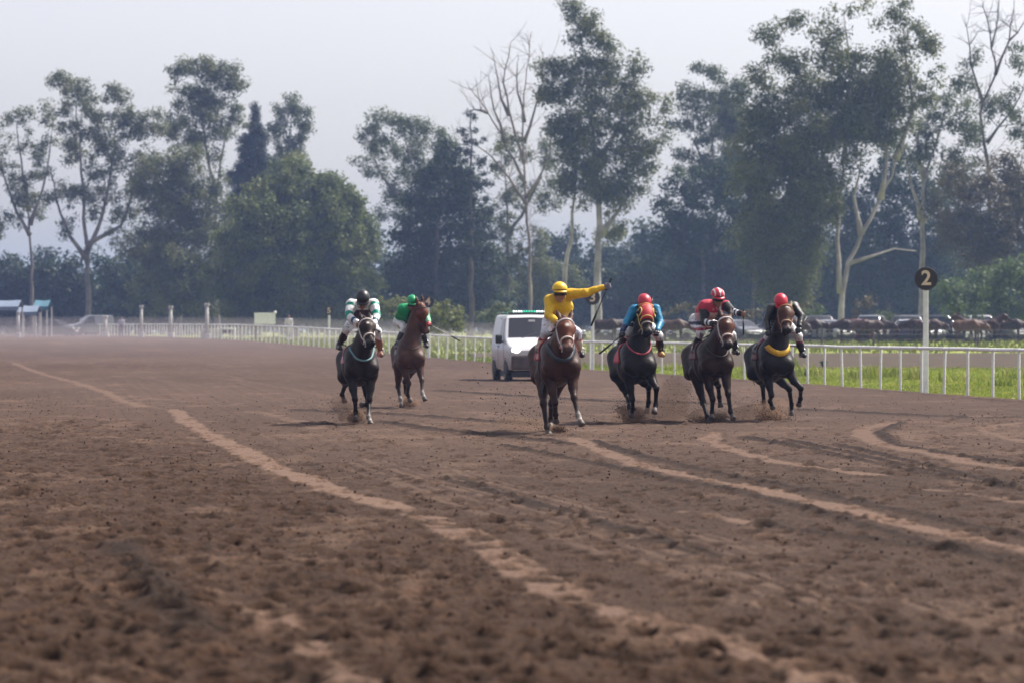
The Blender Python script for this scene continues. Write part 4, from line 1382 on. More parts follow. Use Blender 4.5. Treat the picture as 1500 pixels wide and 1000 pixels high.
# 5 ---- bay, red and black silks with striped cap
h5 = horse(dict(D=50.4, cx=1052, yaw=11.5, dz=-.05, S=.98, label='bay racehorse with white bridle carrying the jockey in the striped red cap', group=GRP, cols=dict(BAY, face=(.07, .026, .015)), star=(.15, .028),
    poll=(1063, 466), muz=(1067, 505), earw=.085, mane=-1,
    fa=[(1044, 584, 1), (1043, 603, -1), (1043, 613, 1)], fb=[(1066.5, 576, 1), (1070, 602, 1), (1074.5, 613, 1)],
    ha=[(1030, 589, 1), (1036, 610, 1), (1039.5, 620, 1)], hb=[(1052, 564, -1), (1053.5, 580, -1), (1056, 598, -1)], hast=.22))
bridle(h5, (.66, .62, .62), (.66, .55, .5), .0125); collar(h5, (.03, .025, .025), .012); saddle(h5, (.10, .02, .03), None)
def silk5(k, t, V):
    C = np.repeat(np.array([(.42, .02, .05)]), len(V), 0)
    for u, f in (('upA', 'foA'), ('upB', 'foB')):
        C[(k == u) & (t > .12)] = (.012, .012, .014)
        C[(k == f)] = (.012, .012, .014)
        C[(k == f) & (t > .25) & (t < .42)] = WHITE; C[(k == f) & (t > .58) & (t < .75)] = WHITE
    C[(k == 'torso') & (V[:, 2] < 1.80)] = (.55, .36, .36)
    C[(k == 'yoke') & (np.abs(t - .24) < .035)] = WHITE; C[(k == 'yoke') & (np.abs(t - .76) < .035)] = WHITE
    return C
def breech5(k, t, V):
    C = np.repeat(np.array([WHITE]), len(V), 0)
    z = V[:, 2]
    C[(z > 1.60) & (z < 1.66)] = (.02, .03, .09); C[(z > 1.50) & (z < 1.56)] = (.30, .03, .06)
    return C
r5 = rider(h5, dict(label='jockey in red and black silks with white striped red cap holding up a short whip', helmet=(.45, .02, .04), hstripe=WHITE, pitch=18, hyaw=6,
    pelvis=(1026, 471, -.9), neck=(1047, 446, -.45), head=(1051, 437, -.32), shA=(1032, 450, -.5), shB=(1063, 448, -.46),
    elA=(1031, 472, 1), wrA=(1046, 474, 1), elB=(1073, 457, 1), wrB=(1086, 459.5, 1), knA=(1027, 486), knB=(1072, 490), ftA=(1017, 513), ftB=(1077, 514), silk=silk5, breech=breech5,
    gripB=(0, 0.05, -1), glove=None, skin=(.22, .11, .07)))
rein(h5, [r5['grips'][0][0], r5['grips'][0][0] + h5['lat'] * .12])
c = r5['grips'][1][0]
whip('short dark whip hanging straight down from the raised fist of the striped cap jockey', c, U(1089, 488, c[1]), .07, (.012, .012, .012))

# 6 ---- black horse, yellow breast band, black silks
h6 = horse(dict(D=50.9, cx=1141, yaw=9.0, dz=-.06, S=.98, label='near black racehorse with wide yellow breast band, rightmost of the field', group=GRP, cols=dict(DARK, face=(.055, .024, .014), ear=(.10, .085, .04)),
    poll=(1151, 449), muz=(1152.5, 484), earw=.10, earn=-.06, mane=-1, star=(.10, .03),
    fa=[(1130, 578, 1), (1128, 587, -1), (1132.5, 597, -1)], fb=[(1173, 568, 1), (1172.5, 583, -1), (1170, 593, -1)],
    ha=[(1117, 562, -1), (1119, 588, -1), (1121.5, 605, 1)], hb=[(1156, 569, -1), (1159.5, 591, -1), (1159, 611, 1)]))
bridle(h6, (.34, .16, .08), (.36, .22, .13), .0115); collar(h6, (.70, .40, .02), .029, flat=True, lo=-1.75, hi=1.75, axis=(.56, .83)); saddle(h6, (.10, .02, .04), (.5, .22, .1))
r6 = rider(h6, dict(label='jockey in black silks and plain red cap on the rightmost horse', helmet=(.50, .012, .035), pitch=48, hyaw=-8,
    pelvis=(1142, 474, -.88), neck=(1145, 450, -.44), head=(1143.5, 445, -.28), shA=(1130, 453, -.46), shB=(1163, 449, -.46),
    elA=(1123, 470, 1), wrA=(1125, 483, 1), elB=(1174, 463, 1), wrB=(1171, 478, 1), knA=(1129, 490), knB=(1169, 492), ftA=(1107, 514), ftB=(1175, 518), silk=bands([('yoke', 0, 1, (.016, .016, .02))], (.010, .010, .012)),
    glove=(.02, .02, .03), skin=(.24, .12, .08), boot=lambda k, t, V: np.where((V[:, 2] > 1.30)[:, None], np.array([[.16, .02, .05]]), np.array([[.016, .014, .018]])),
    breech=lambda k, t, V: np.repeat(np.array([(.66, .64, .66)]), len(V), 0)))
rein(h6, [r6['grips'][0][0], r6['grips'][1][0]])
c = r6['grips'][1][0]
whip('dark whip sticking out past the elbow of the black jockey', c, U(1181, 466, c[1] + .15), .06, (.012, .012, .012))

# thrown dirt
dust('thrown_dirt', [(521, 611, 7, 5, 49.6, 1600, .0055), (515, 600, 14, 12, 49.9, 900, .005), (503, 596, 16, 12, 50.5, 260, .007),
    (599, 591, 5, 4, 60.6, 900, .006), (590, 590, 10, 6, 60.6, 350, .006),
    (818, 634.5, 6, 3, 45.4, 1600, .0065), (780, 612, 26, 16, 46.0, 420, .008), (735, 590, 24, 14, 47, 60, .011), (700, 530, 26, 36, 48, 50, .013), (716, 500, 14, 24, 48, 22, .014), (745, 575, 30, 18, 47, 160, .007),
    (925, 607, 12, 7, 50.4, 1500, .005), (912, 598, 9, 9, 50.4, 500, .007), (940, 612, 16, 6, 50.4, 800, .005), (985, 590, 22, 18, 51.2, 330, .007), (1000, 570, 26, 24, 51.4, 140, .009), (1010, 600, 14, 12, 51.2, 500, .006),
    (1051, 612, 8, 5, 51.3, 1400, .005), (1030, 615, 10, 4, 50.9, 900, .006), (1080, 605, 14, 10, 51.2, 160, .007),
    (1132, 612, 12, 5.5, 51.6, 1600, .0055), (1118, 606, 10, 9, 51.6, 500, .007), (1145, 606, 16, 10, 51.6, 350, .007), (1100, 600, 22, 14, 51.6, 160, .007)], 3)
def volume_mat(name, col, dens):
    m = bpy.data.materials.new(name); m.use_nodes = True; m.node_tree.nodes.clear()
    o = m.node_tree.nodes.new('ShaderNodeOutputMaterial'); v = m.node_tree.nodes.new('ShaderNodeVolumePrincipled')
    v.inputs['Color'].default_value = (*col, 1); v.inputs['Density'].default_value = dens; v.inputs['Anisotropy'].default_value = .1
    m.node_tree.links.new(v.outputs[0], o.inputs['Volume'])
    return m
def puff(spots, dens, seed, k=.06, h=.035):
    """cloud of fine dust: lobes (px, py, sx, sy, D) melted into one closed body"""
    rng = np.random.default_rng(seed)
    pr = []
    for (px, py, sx, sy, D) in spots:
        s = D / FPX
        c = U(px, py, D); c[2] = max(c[2], sy * s * .8)
        for i in range(7):
            o = rng.normal(size=3) * A(sx * .55, sx * .5, sy * .5) * s
            r = (.45 + .4 * rng.random()) * A(sx, sx, sy) * s
            p = c + o; p[2] = max(p[2], .06)
            pr.append(EL(p, r))
    lo = np.min([p.bounds()[0] for p in pr], 0) - .1; hi = np.max([p.bounds()[1] for p in pr], 0) + .1
    F = Field(lo, hi, h)
    for p in pr: F.put(p, k)
    V, Q = F.surface()
    tag(link('dust_cloud', mesh_np('dust_cloud', V, [Q], [volume_mat('dust_air', (.36, .245, .175), dens)])), kind='stuff')
puff([(521, 611, 13, 9, 49.8)], 9.0, 1); puff([(510, 604, 24, 14, 50.2)], 1.2, 2)
puff([(599, 591, 10, 7, 60.8)], 8, 3)
puff([(818, 634, 10, 4, 45.5)], 9, 4); puff([(775, 620, 40, 12, 46.6)], .6, 5)
puff([(925, 606, 20, 11, 50.6)], 4.5, 6); puff([(940, 606, 34, 14, 51.0), (985, 592, 40, 24, 51.6)], 1.05, 7)
puff([(1051, 612, 14, 7, 51.4)], 9, 8); puff([(1032, 612, 24, 10, 51.2)], 1.3, 9)
puff([(1132, 611, 19, 9, 51.8)], 6.0, 10); puff([(1118, 604, 34, 15, 52.2)], 1.5, 11)
# ------------------------------------------------------------------ vehicles
M['van_white'] = mat('van_white', (.74, .75, .77), .32, .5, coat=.4, noise=(1.5, .06))
def brown_low_paint(name, col, z1):  # dust plus a painted brown ground reflection, growing towards the sills
    m = mat(name, col, .34, .5, coat=.3)
    nt = m.node_tree; b = nt.nodes['Principled BSDF']; L = nt.links.new
    tc = nt.nodes.new('ShaderNodeTexCoord'); sx = nt.nodes.new('ShaderNodeSeparateXYZ'); L(tc.outputs['Object'], sx.inputs[0])
    n = nt.nodes.new('ShaderNodeTexNoise'); n.inputs['Scale'].default_value = 3; n.inputs['Detail'].default_value = 7; L(tc.outputs['Object'], n.inputs['Vector'])
    mr = nt.nodes.new('ShaderNodeMapRange'); mr.inputs['From Min'].default_value = z1; mr.inputs['From Max'].default_value = .3; mr.inputs['To Min'].default_value = 0; mr.inputs['To Max'].default_value = 1.1
    L(sx.outputs[2], mr.inputs[0])
    mu = nt.nodes.new('ShaderNodeMath'); mu.operation = 'MULTIPLY'; mu.use_clamp = True; L(mr.outputs[0], mu.inputs[0]); L(n.outputs[0], mu.inputs[1])
    m2 = nt.nodes.new('ShaderNodeMath'); m2.operation = 'MULTIPLY'; m2.inputs[1].default_value = 1.7; m2.use_clamp = True; L(mu.outputs[0], m2.inputs[0])
    mx = nt.nodes.new('ShaderNodeMix'); mx.data_type = 'RGBA'; L(m2.outputs[0], mx.inputs[0]); mx.inputs[6].default_value = (*col, 1); mx.inputs[7].default_value = (.17, .115, .09, 1)
    L(mx.outputs[2], b.inputs['Base Color'])
    return m
M['van_brown_low'] = brown_low_paint('van_brown_low', (.60, .61, .64), 1.15)
M['glass'] = mat('glass', (.018, .02, .027), .12, .42)
M['black_plastic'] = mat('black_plastic', (.022, .02, .02), .55, noise=(10, .3))
M['dusty_plastic'] = mat('dusty_plastic', (.075, .055, .05), .8, noise=(5, .4))
M['tyre'] = mat('tyre', (.03, .026, .024), .85, noise=(8, .3))
M['rim'] = mat('rim', (.35, .35, .36), .35, metal=.8)
M['lamp_on'] = mat('lamp_on', (.9, .9, .9), .2, emit=((1, .97, .92), 4.0))
M['lamp_off'] = mat('lamp_off', (.55, .56, .58), .12, .6)
M['led_white'] = mat('led_white', (.8, .9, .9), .3, emit=((.9, 1, .98), 1.3))
M['led_green'] = mat('led_green', (.05, .6, .4), .3, emit=((.03, .6, .38), .7))
M['green_clear'] = mat('green_clear', (.02, .25, .12), .2, .6)
M['red_lens'] = mat('red_lens', (.3, .01, .01), .2, .6)

def auto(name, label, cat, x, y, rz, P, paint, group=None, lights=False, extra=None):
    """P: profile dict. Forward is local -Y. One car: body shell lofted from its side profile, glass, lamps, wheels"""
    z0 = float(tz(y))
    root = thing(name, label, cat, (x, y, z0), group, rz)
    W = P['W'] / 2; L = P['L']
    top = P['top']           # (f, z) from nose to tail, f = distance behind the nose
    fs = np.array([t[0] for t in top]); zs = np.array([t[1] for t in top])
    F_ = np.unique(np.concatenate([fs, np.linspace(0, L, 26)]))
    Zt = np.interp(F_, fs, zs)
    belt = P['belt']; zb = P['zb']; roof = zs.max(); tw = P['tw']
    def half(z, f):
        nose = min(1, .86 + .14 * math.sqrt(max(0, min(1, f / .35)))) * min(1, .92 + .08 * math.sqrt(max(0, min(1, (L - f) / .3))))
        if z <= belt:
            k = (z - zb) / (belt - zb)
            return W * nose * (.955 + .045 * math.sin(min(1, max(0, k)) * math.pi * .75))
        return W * nose * (.985 - (1 - tw) * ((z - belt) / (roof - belt)) ** 1.15)
    def ring(f, zt):
        pts = []
        cr = min(.09, (zt - zb) * .2)
        n = 8
        for i in range(n + 1):
            z = zb + (zt - cr - zb) * i / n
            pts.append((half(z, f), z))
        wv = half(zt - cr, f)
        for an in (30, 60):
            a_ = math.radians(an)
            pts.append((wv - cr * 1.2 * (1 - math.cos(a_)), zt - cr + cr * math.sin(a_)))
        pts.append((wv - cr * 1.2, zt)); pts.append((0, zt + .018))
        return pts
    V = []; Fc = []
    for f, zt in zip(F_, Zt):
        r = ring(f, zt)
        full = [(w, z) for w, z in r] + [(-w, z) for w, z in r[-2::-1]]
        V += [(w, f, z) for w, z in full]
    m = len(full)
    for i in range(len(F_) - 1):
        for k in range(m - 1):
            Fc.append((i * m + k, i * m + k + 1, (i + 1) * m + k + 1, (i + 1) * m + k))
        Fc.append((i * m + m - 1, i * m, (i + 1) * m, (i + 1) * m + m - 1))
    Fc.append(tuple(range(m))[::-1]); Fc.append(tuple(range((len(F_) - 1) * m, len(F_) * m)))
    mb = MB().add(V, Fc)
    # wheel arches stand as dark recess rings on the flank
    body = mb.build('body', paint, root, smooth=True)
    body.data.set_sharp_from_angle(angle=math.radians(35))
    # glass: windscreen and rear follow the roof slopes; side windows follow the flanks
    def slope_glass(nm, f0, f1, inset, mt):
        rows = []
        for t in np.linspace(.06, .94, 5):
            f = f0 + (f1 - f0) * t; zt = np.interp(f, fs, zs)
            w = half(zt - .05, f) - inset
            rows.append([(w * k, f, zt + .018 * (1 - abs(k)) + .004) for k in np.linspace(-1, 1, 7)])
        A0 = np.array(rows)
        d = nrm(A(0, f1 - f0, np.interp(f1, fs, zs) - np.interp(f0, fs, zs)))
        N = nrm(np.cross(A(1, 0, 0), d)); N = N if N[2] > 0 else -N
        Vg, Fg = slab(A0, np.repeat(np.repeat(N[None, None], 5, 0), 7, 1), .008)
        return MB().add(Vg, Fg).build(nm, mt, root)
    slope_glass('windscreen', *P['ws'], .10, M['glass'])
    if P.get('rw'): slope_glass('rear_window', *P['rw'], .12, M['glass'])
    for s in (-1, 1):
        for (fa, fb, ftop) in P['sw']:
            rows = []
            zb_, zt_ = belt + .03, roof - .13
            for z in np.linspace(zb_, zt_, 4):
                k = (z - zb_) / (zt_ - zb_)
                a0 = fa + ftop * k
                rows.append([(s * (half(z, f) + .004), f, z) for f in np.linspace(a0, fb - .04 * k, 5)])
            A0 = np.array(rows); N = np.zeros_like(A0); N[..., 0] = s
            Vg, Fg = slab(A0, N, .006)
            if s > 0: Fg = [tuple(q[::-1]) for q in Fg]
            MB().add(Vg, Fg).build('side_window', M['glass'], root)
        # door seam and handle
        for fd in P['seams']:
            rows = [[(s * (half(z, f) + .002), f, z) for f in (fd, fd + .014)] for z in np.linspace(zb + .12, belt, 5)]
            A0 = np.array(rows); N = np.zeros_like(A0); N[..., 0] = s
            Vg, Fg = slab(A0, N, .003)
            MB().add(Vg, Fg).build('door_seam', M['black_plastic'], root)
        fh = P['seams'][-1] - .16
        MB().box((s * (half(belt - .12, fh) + .015), fh, belt - .12), (.03, .16, .035), ch=.008).build('door_handle', M['black_plastic'], root)
        # mirror
        fm_ = P['ws'][0] + .35
        mm = MB().box((s * (W + .13), fm_, belt + .10), (.20, .10, P['mir']), ch=.03).build('mirror', P.get('mirm', M['black_plastic']), root)
        MB().box((s * (W + .0), fm_ + .02, belt + .02), (.14, .06, .05), ch=.01).build('arm', M['black_plastic'], mm)
        # headlights, tail lights
        hz = P['hz']
        lm = MB().ell((s * (W - .24), .035 + P.get('hf', 0), hz), (.15, .09, .095), None, 12, 8).build('headlight', M['lamp_on'] if lights else M['lamp_off'], root, smooth=True)
        MB().box((s * (W - .10), L + .0, belt - .1), (.12, .05, .30), ch=.015).build('tail_light', M['red_lens'], root)
        # wheels with arches
        for fw in P['wheels']:
            Rw = np.array([(0, 0, 1), (0, 1, 0), (-1, 0, 0)], float)
            r = P['wr']
            arc = [(s * (half(r, fw) + .004), fw + math.cos(t) * (r + .055), r + math.sin(t) * (r + .055)) for t in np.linspace(-.35, math.pi + .35, 13)]
            MB().tube(np.array(arc), .035, 6).build('wheel_arch', M['black_plastic'], root, smooth=True)
            xo = s * (W - .10)
            wl = MB().lathe([(r * .60, -.10), (r * .93, -.10), (r, -.06), (r, .06), (r * .93, .10), (r * .60, .10)], 18, R=Rw, o=(xo, fw, r - .02)).build('tyre', M['tyre'], root, smooth=True)
            MB().lathe([(.05, .085), (r * .3, .07), (r * .58, .095), (r * .62, .104), (r * .62, -.09)], 14, R=Rw * s, o=(xo, fw, r - .02)).build('rim', M['rim'], wl, smooth=True)
    # bumpers, grille, plate
    nz = P['bump']
    MB().box((0, .035, (zb + nz) / 2), (W * 2 * .90, .17, nz - zb), ch=.045).build('bumper', P.get('bumpm', M['black_plastic']), root)
    MB().box((0, L - .02, (zb + nz) / 2), (W * 2 * .93, .14, nz - zb), ch=.04).build('bumper', P.get('bumpm', M['black_plastic']), root)
    MB().box((0, .012 + P.get('hf', 0), hz - .06), (W * .8, .04, .10), ch=.012).build('grille', M['black_plastic'], root)
    MB().box((0, -.058, zb + .22), (.40, .012, .11), ch=.003).build('number_plate', M['white_paint'], root)
    MB().box((0, L * .5, .20), (W * 1.7, L * .92, .16)).build('underbody', M['black_plastic'], root)
    for k, s in enumerate((-.35, .1)):
        f0, f1 = P['ws']
        p = [(s, f0 + .02, np.interp(f0, fs, zs) + .03), (s + .5, f0 + (f1 - f0) * .25, np.interp(f0 + (f1 - f0) * .25, fs, zs) + .03)]
        MB().tube(np.array(p), .012, 5).build('wiper', M['black_plastic'], root)
    if extra: extra(root, P, half)
    return root

VAN = dict(W=1.78, L=4.25, belt=1.16, zb=.34, tw=.83, mir=.26, wr=.33, hz=.93, hf=.02, bump=.78, wheels=(.78, 3.42), bumpm=M['dusty_plastic'],
           top=[(0, .92), (.10, 1.02), (.45, 1.14), (.92, 1.26), (1.62, 1.93), (1.85, 2.0), (3.9, 2.0), (4.12, 1.95), (4.25, 1.75)],
           ws=(.92, 1.62), sw=[(1.25, 2.3, .42)], seams=(1.12, 2.42))
def lightbar(root, P, half):
    b = MB().box((0, 1.95, 2.045), (1.30, .26, .05), ch=.015).build('light_bar', M['black_plastic'], root)
    for i in range(13):
        x = -.48 + i * .08
        g = 4 <= i <= 8
        MB().ell((x, 1.825, 2.10), (.026, .026, .030), None, 8, 6).build('lamp', M['led_green'] if g else M['led_white'], b, smooth=True)
    MB().box((0, 1.97, 2.085), (1.28, .20, .035), ch=.012).build('lens', M['green_clear'], b)
    for s in (-1, 1):
        MB().tube([(s * .72, 1.5, 2.03), (s * .74, 2.2, 2.06), (s * .74, 3.6, 2.05)], .02, 6).build('roof_rail', M['green_clear'], root, smooth=True)
    MB().box((.02, 1.44, 1.795), (.20, .012, .10)).build('sticker', M['white_paint'], root)
VX = U(788, 557, 92.5)
auto('van', 'white van with headlights on and a lit green light bar following the riders', 'van', VX[0], 92.5, math.radians(8.0), VAN, M['van_brown_low'], lights=True, extra=lightbar)

HATCH = dict(W=1.70, L=3.9, belt=.92, zb=.24, tw=.76, mir=.14, wr=.30, hz=.68, bump=.55, wheels=(.72, 3.2),
             top=[(0, .62), (.12, .76), (.95, .94), (1.0, .96), (1.75, 1.44), (2.1, 1.49), (3.1, 1.46), (3.7, 1.05), (3.9, .85)],
             ws=(1.0, 1.75), rw=(3.12, 3.68), sw=[(1.35, 2.25, .42), (2.32, 3.2, 0)], seams=(1.2, 2.28))
SEDAN = dict(W=1.74, L=4.5, belt=.93, zb=.24, tw=.74, mir=.14, wr=.31, hz=.66, bump=.55, wheels=(.78, 3.45),
             top=[(0, .60), (.12, .74), (1.1, .93), (1.15, .95), (1.95, 1.40), (2.3, 1.46), (3.0, 1.42), (3.7, 1.04), (4.35, 1.0), (4.5, .75)],
             ws=(1.15, 1.95), rw=(3.02, 3.68), sw=[(1.55, 2.4, .42), (2.46, 3.2, 0)], seams=(1.35, 2.42))
UTIL = dict(W=1.85, L=4.4, belt=1.08, zb=.32, tw=.82, mir=.18, wr=.35, hz=.82, bump=.7, wheels=(.8, 3.5),
            top=[(0, .82), (.1, .98), (1.0, 1.12), (1.05, 1.14), (1.65, 1.70), (1.9, 1.76), (3.9, 1.74), (4.25, 1.3), (4.4, .95)],
            ws=(1.05, 1.65), rw=(3.92, 4.24), sw=[(1.4, 2.4, .36), (2.46, 3.5, 0)], seams=(1.25, 2.43))
PAINTS = {'silver': (.24, .25, .28), 'white': (.48, .48, .50), 'dark grey': (.06, .062, .07), 'maroon': (.16, .02, .03), 'navy blue': (.02, .035, .10), 'black': (.016, .016, .018), 'pale grey': (.15, .16, .19)}
PM = {k: mat('paint_' + k.replace(' ', '_'), v, .3, .5, coat=.5, noise=(2, .08)) for k, v in PAINTS.items()}
G = 'cars parked beyond the grass'
CARS = [  # px, D, yaw deg, profile, paint, label
    (846, 207, 40, HATCH, 'navy blue', 'navy hatchback parked far behind the yellow jockey and marker 3'),
    (888, 210, -60, SEDAN, 'silver', 'silver saloon parked right of marker 3, behind the blue jockey'),
    (921, 214, 20, SEDAN, 'dark grey', 'dark grey saloon parked behind the blue jockey'),
    (983, 212, -70, SEDAN, 'white', 'white saloon parked between the blue and the striped cap jockeys'),
    (1020, 216, -30, HATCH, 'pale grey', 'pale grey hatchback parked behind the striped cap jockey'),
    (1108, 212, 25, SEDAN, 'pale grey', 'pale grey saloon parked between the two red capped jockeys'),
    (1185, 213, 62, SEDAN, 'dark grey', 'dark grey saloon parked just right of the black jockey'),
    (1212, 219, 10, UTIL, 'black', 'black high car parked left of the pale forked tree trunk'),
    (1240, 211, 28, SEDAN, 'silver', 'silver saloon parked below the pale forked tree trunk'),
    (1268, 218, -15, UTIL, 'pale grey', 'pale grey high car parked behind the silver saloon'),
    (1290, 212, 35, HATCH, 'maroon', 'maroon hatchback parked left of marker 2'),
    (1315, 214, -25, SEDAN, 'white', 'white saloon parked next to the maroon hatchback'),
    (1340, 220, 5, UTIL, 'dark grey', 'dark grey high car with long pale roof just left of marker 2'),
    (1372, 211, 30, SEDAN, 'navy blue', 'navy saloon parked just right of marker 2'),
    (1398, 212, -35, SEDAN, 'white', 'white saloon parked in front of the bright green weeds'),
    (1425, 224, 70, UTIL, 'dark grey', 'dark grey high car behind the standing pale bay horse'),
    (1442, 221, 0, UTIL, 'white', 'white high car showing its roof above the standing horses'),
    (1060, 218, 15, UTIL, 'dark grey', 'dark grey high car parked behind the head of the bay with the white bridle'),
    (1135, 221, -20, UTIL, 'black', 'black high car parked behind the rightmost racehorse'),
    (1496, 214, 40, SEDAN, 'dark grey', 'dark grey saloon cut by the right edge of the photo'),
    (950, 219, 30, HATCH, 'dark grey', 'dark grey hatchback parked behind the red hooded horse'),
    (1228, 224, 60, HATCH, 'navy blue', 'navy hatchback parked in the back row behind the black high car'),
    (1303, 225, -40, UTIL, 'black', 'black high car in the back row behind the maroon hatchback'),
    (1480, 223, -60, HATCH, 'silver', 'silver hatchback parked at the right behind the dark red horse'),
]
for px, D, yaw, prof, pc, lab in CARS:
    auto('parked_car', lab, 'car', (px - 750) / FPX * D, D, math.radians(yaw), prof, PM[pc], G)

# ------------------------------------------------------------------ horses standing by the parked cars
def standing(px, D, yaw, cols, lab, graze=False):
    leg = lambda f, l: [(f, l, .50), (f - .01, l, .22), (f + .04, l, .04)]
    hl = lambda f, l: [(f, l, .56), (f + .02, l, .22), (f + .07, l, .04)]
    sp = dict(name='standing_horse', X=(px - 750) / FPX * D, D=D, yaw=yaw, label=lab, group='horses tethered near the parked cars', cols=cols, px=False, h=.035, S=1.05,
              fa=leg(-.22, -.16), fb=leg(-.18, .16), ha=hl(-1.42, -.15), hb=hl(-1.36, .15), mane=1)
    if graze: sp.update(pollL=(.45, .05, 1.15), muzL=(.75, .05, .72))
    else: sp.update(pollL=(.38, .05, 1.75), muzL=(.78, .06, 1.42))
    return horse(sp)
standing(1434, 196, 76, dict(coat=(0.100, 0.052, 0.033), pt=(0.035, 0.020, 0.015), face=(0.125, 0.070, 0.045), white=(0.250, 0.225, 0.200)), 'pale bay horse standing in front of the white high car', True)
standing(1462, 198, 95, dict(coat=(0.037, 0.015, 0.013), pt=(0.010, 0.007, 0.007), white=(0.250, 0.225, 0.200)), 'dark red horse standing sideways at the right edge of the photo')
standing(1376, 200, 105, dict(coat=(0.050, 0.028, 0.020), pt=(0.015, 0.010, 0.009), white=(0.250, 0.225, 0.200)), 'brown horse with lowered head standing right of marker 2', True)
standing(1228, 199, -80, dict(coat=(0.030, 0.015, 0.012), pt=(0.010, 0.007, 0.007), white=(0.250, 0.225, 0.200)), 'dark bay horse standing before the silver saloon and forked trunk', True)
standing(1172, 200, 70, dict(coat=(0.065, 0.037, 0.025), pt=(0.020, 0.015, 0.013), white=(0.250, 0.225, 0.200)), 'brown horse standing beyond the rail right of the black jockey', True)
standing(1002, 199, 80, dict(coat=(0.075, 0.043, 0.028), pt=(0.025, 0.015, 0.013), white=(0.250, 0.225, 0.200)), 'tan horse standing between the blue and striped cap jockeys', True)

DKH = lambda k: dict(coat=(.030 * k, .016 * k, .012 * k), pt=(.008, .006, .006), white=(.4, .36, .32))
standing(1202, 202, 85, DKH(1.0), 'dark horse standing left of the pale forked tree trunk, before the black high car', True)
standing(1258, 198, -70, DKH(1.6), 'dark brown horse standing right of the pale forked tree trunk', True)
standing(1300, 201, 60, DKH(.8), 'near black horse standing before the maroon hatchback', True)
standing(1330, 203, -95, DKH(1.3), 'dark horse standing just left of marker 2', True)
standing(1408, 203, -75, DKH(1.8), 'brown horse standing before the white saloon by the bright weeds')
standing(1496, 203, 88, DKH(.8), 'near black horse cut by the right edge of the photo', True)
standing(905, 205, 80, DKH(1.2), 'dark horse standing left of the blue jockey beyond the rail', True)

# ------------------------------------------------------------------ things along the far rail at the left
M['canvas_blue'] = mat('canvas_blue', (.05, .14, .19), .8, noise=(2, .2))
M['canvas_pale'] = mat('canvas_pale', (.15, .19, .26), .8, noise=(2, .15))
M['concrete'] = mat('concrete', (.42, .40, .39), .85, noise=(3, .25), bump=(8, .4, .02))
def canopy(px0, px1, D, ztop, m, lab):
    x0, x1 = (px0 - 750) / FPX * D, (px1 - 750) / FPX * D
    z0 = float(tz(D)); w = x1 - x0; zt = ztop - z0
    root = thing('canopy', lab, 'canopy', ((x0 + x1) / 2, D, z0), 'canopies at the far rail')
    n = 7
    rows = []
    for j in range(5):
        v = j / 4
        rows.append([(-w / 2 + w * i / (n - 1), (v - .5) * 3.0, zt - .55 + .55 * (1 - abs(2 * v - 1)) * 1.0 - .05 * math.sin(math.pi * i / (n - 1)) ** 2) for i in range(n)])
    A0 = np.array(rows); N = np.zeros_like(A0); N[..., 2] = 1
    V, F = slab(A0, N, .03)
    MB().add(V, F).build('roof', m, root, smooth=False)
    rows = [[(-w / 2 + w * i / (n - 1), -1.52 - .03 * (i % 2), zt - .55 - .32 * k) for i in range(n)] for k in (0, 1)]
    A0 = np.array(rows); N = np.zeros_like(A0); N[..., 1] = -1
    V, F = slab(A0, N, .02)
    MB().add(V, F).build('valance', m, root)
    for sx in (-1, 1):
        for sy in (-1, 1):
            MB().lathe([(.07, -.2), (.07, zt - .55)], 8, o=(sx * (w / 2 - .12), sy * 1.4, 0)).build('post', M['concrete'], root)
canopy(-14, 31, 262, 4.1, M['canvas_pale'], 'pale blue canopy at the left edge of the photo beside the far rail')
canopy(29, 58, 268, 3.7, M['canvas_pale'], 'small pale canopy between the edge canopy and the teal one')
canopy(52, 74, 272, 4.2, M['canvas_blue'], 'teal blue canopy, rightmost of the three at the far rail')
def pillar(px, D, zb_px, zt_px, w, lab):
    X = (px - 750) / FPX * D; z0 = float(tz(D)); zt = CAMZ - (zt_px - HZ) / FPX * D - z0
    root = thing('stone_pillar', lab, 'pillar', (X, D, z0), 'pale pillars by the far rail')
    MB().box((0, 0, .15), (w * 1.7, w * 1.7, .5), ch=.03).build('base', M['concrete'], root)
    MB().lathe([(w * .56, .38), (w * .5, zt * .5), (w * .44, zt - .3)], 10).build('shaft', M['concrete'], root, smooth=True)
    MB().box((0, 0, zt - .2), (w * 1.2, w * 1.2, .22), ch=.03).build('cap', M['concrete'], root)
pillar(303, 232, 483, 443, .30, 'tallest pale pillar left of the white sheet, at the far rail')
pillar(250, 252, 480, 447, .30, 'pale pillar second from the right in the far row')
pillar(207, 262, 478, 446, .28, 'pale slim pillar left of the leaning white trunk')
pillar(154, 270, 480, 461, .38, 'short thick pale pillar right of the dark tree trunk')
pillar(27, 258, 486, 455, .22, 'thin pale pillar under the pale canopy')
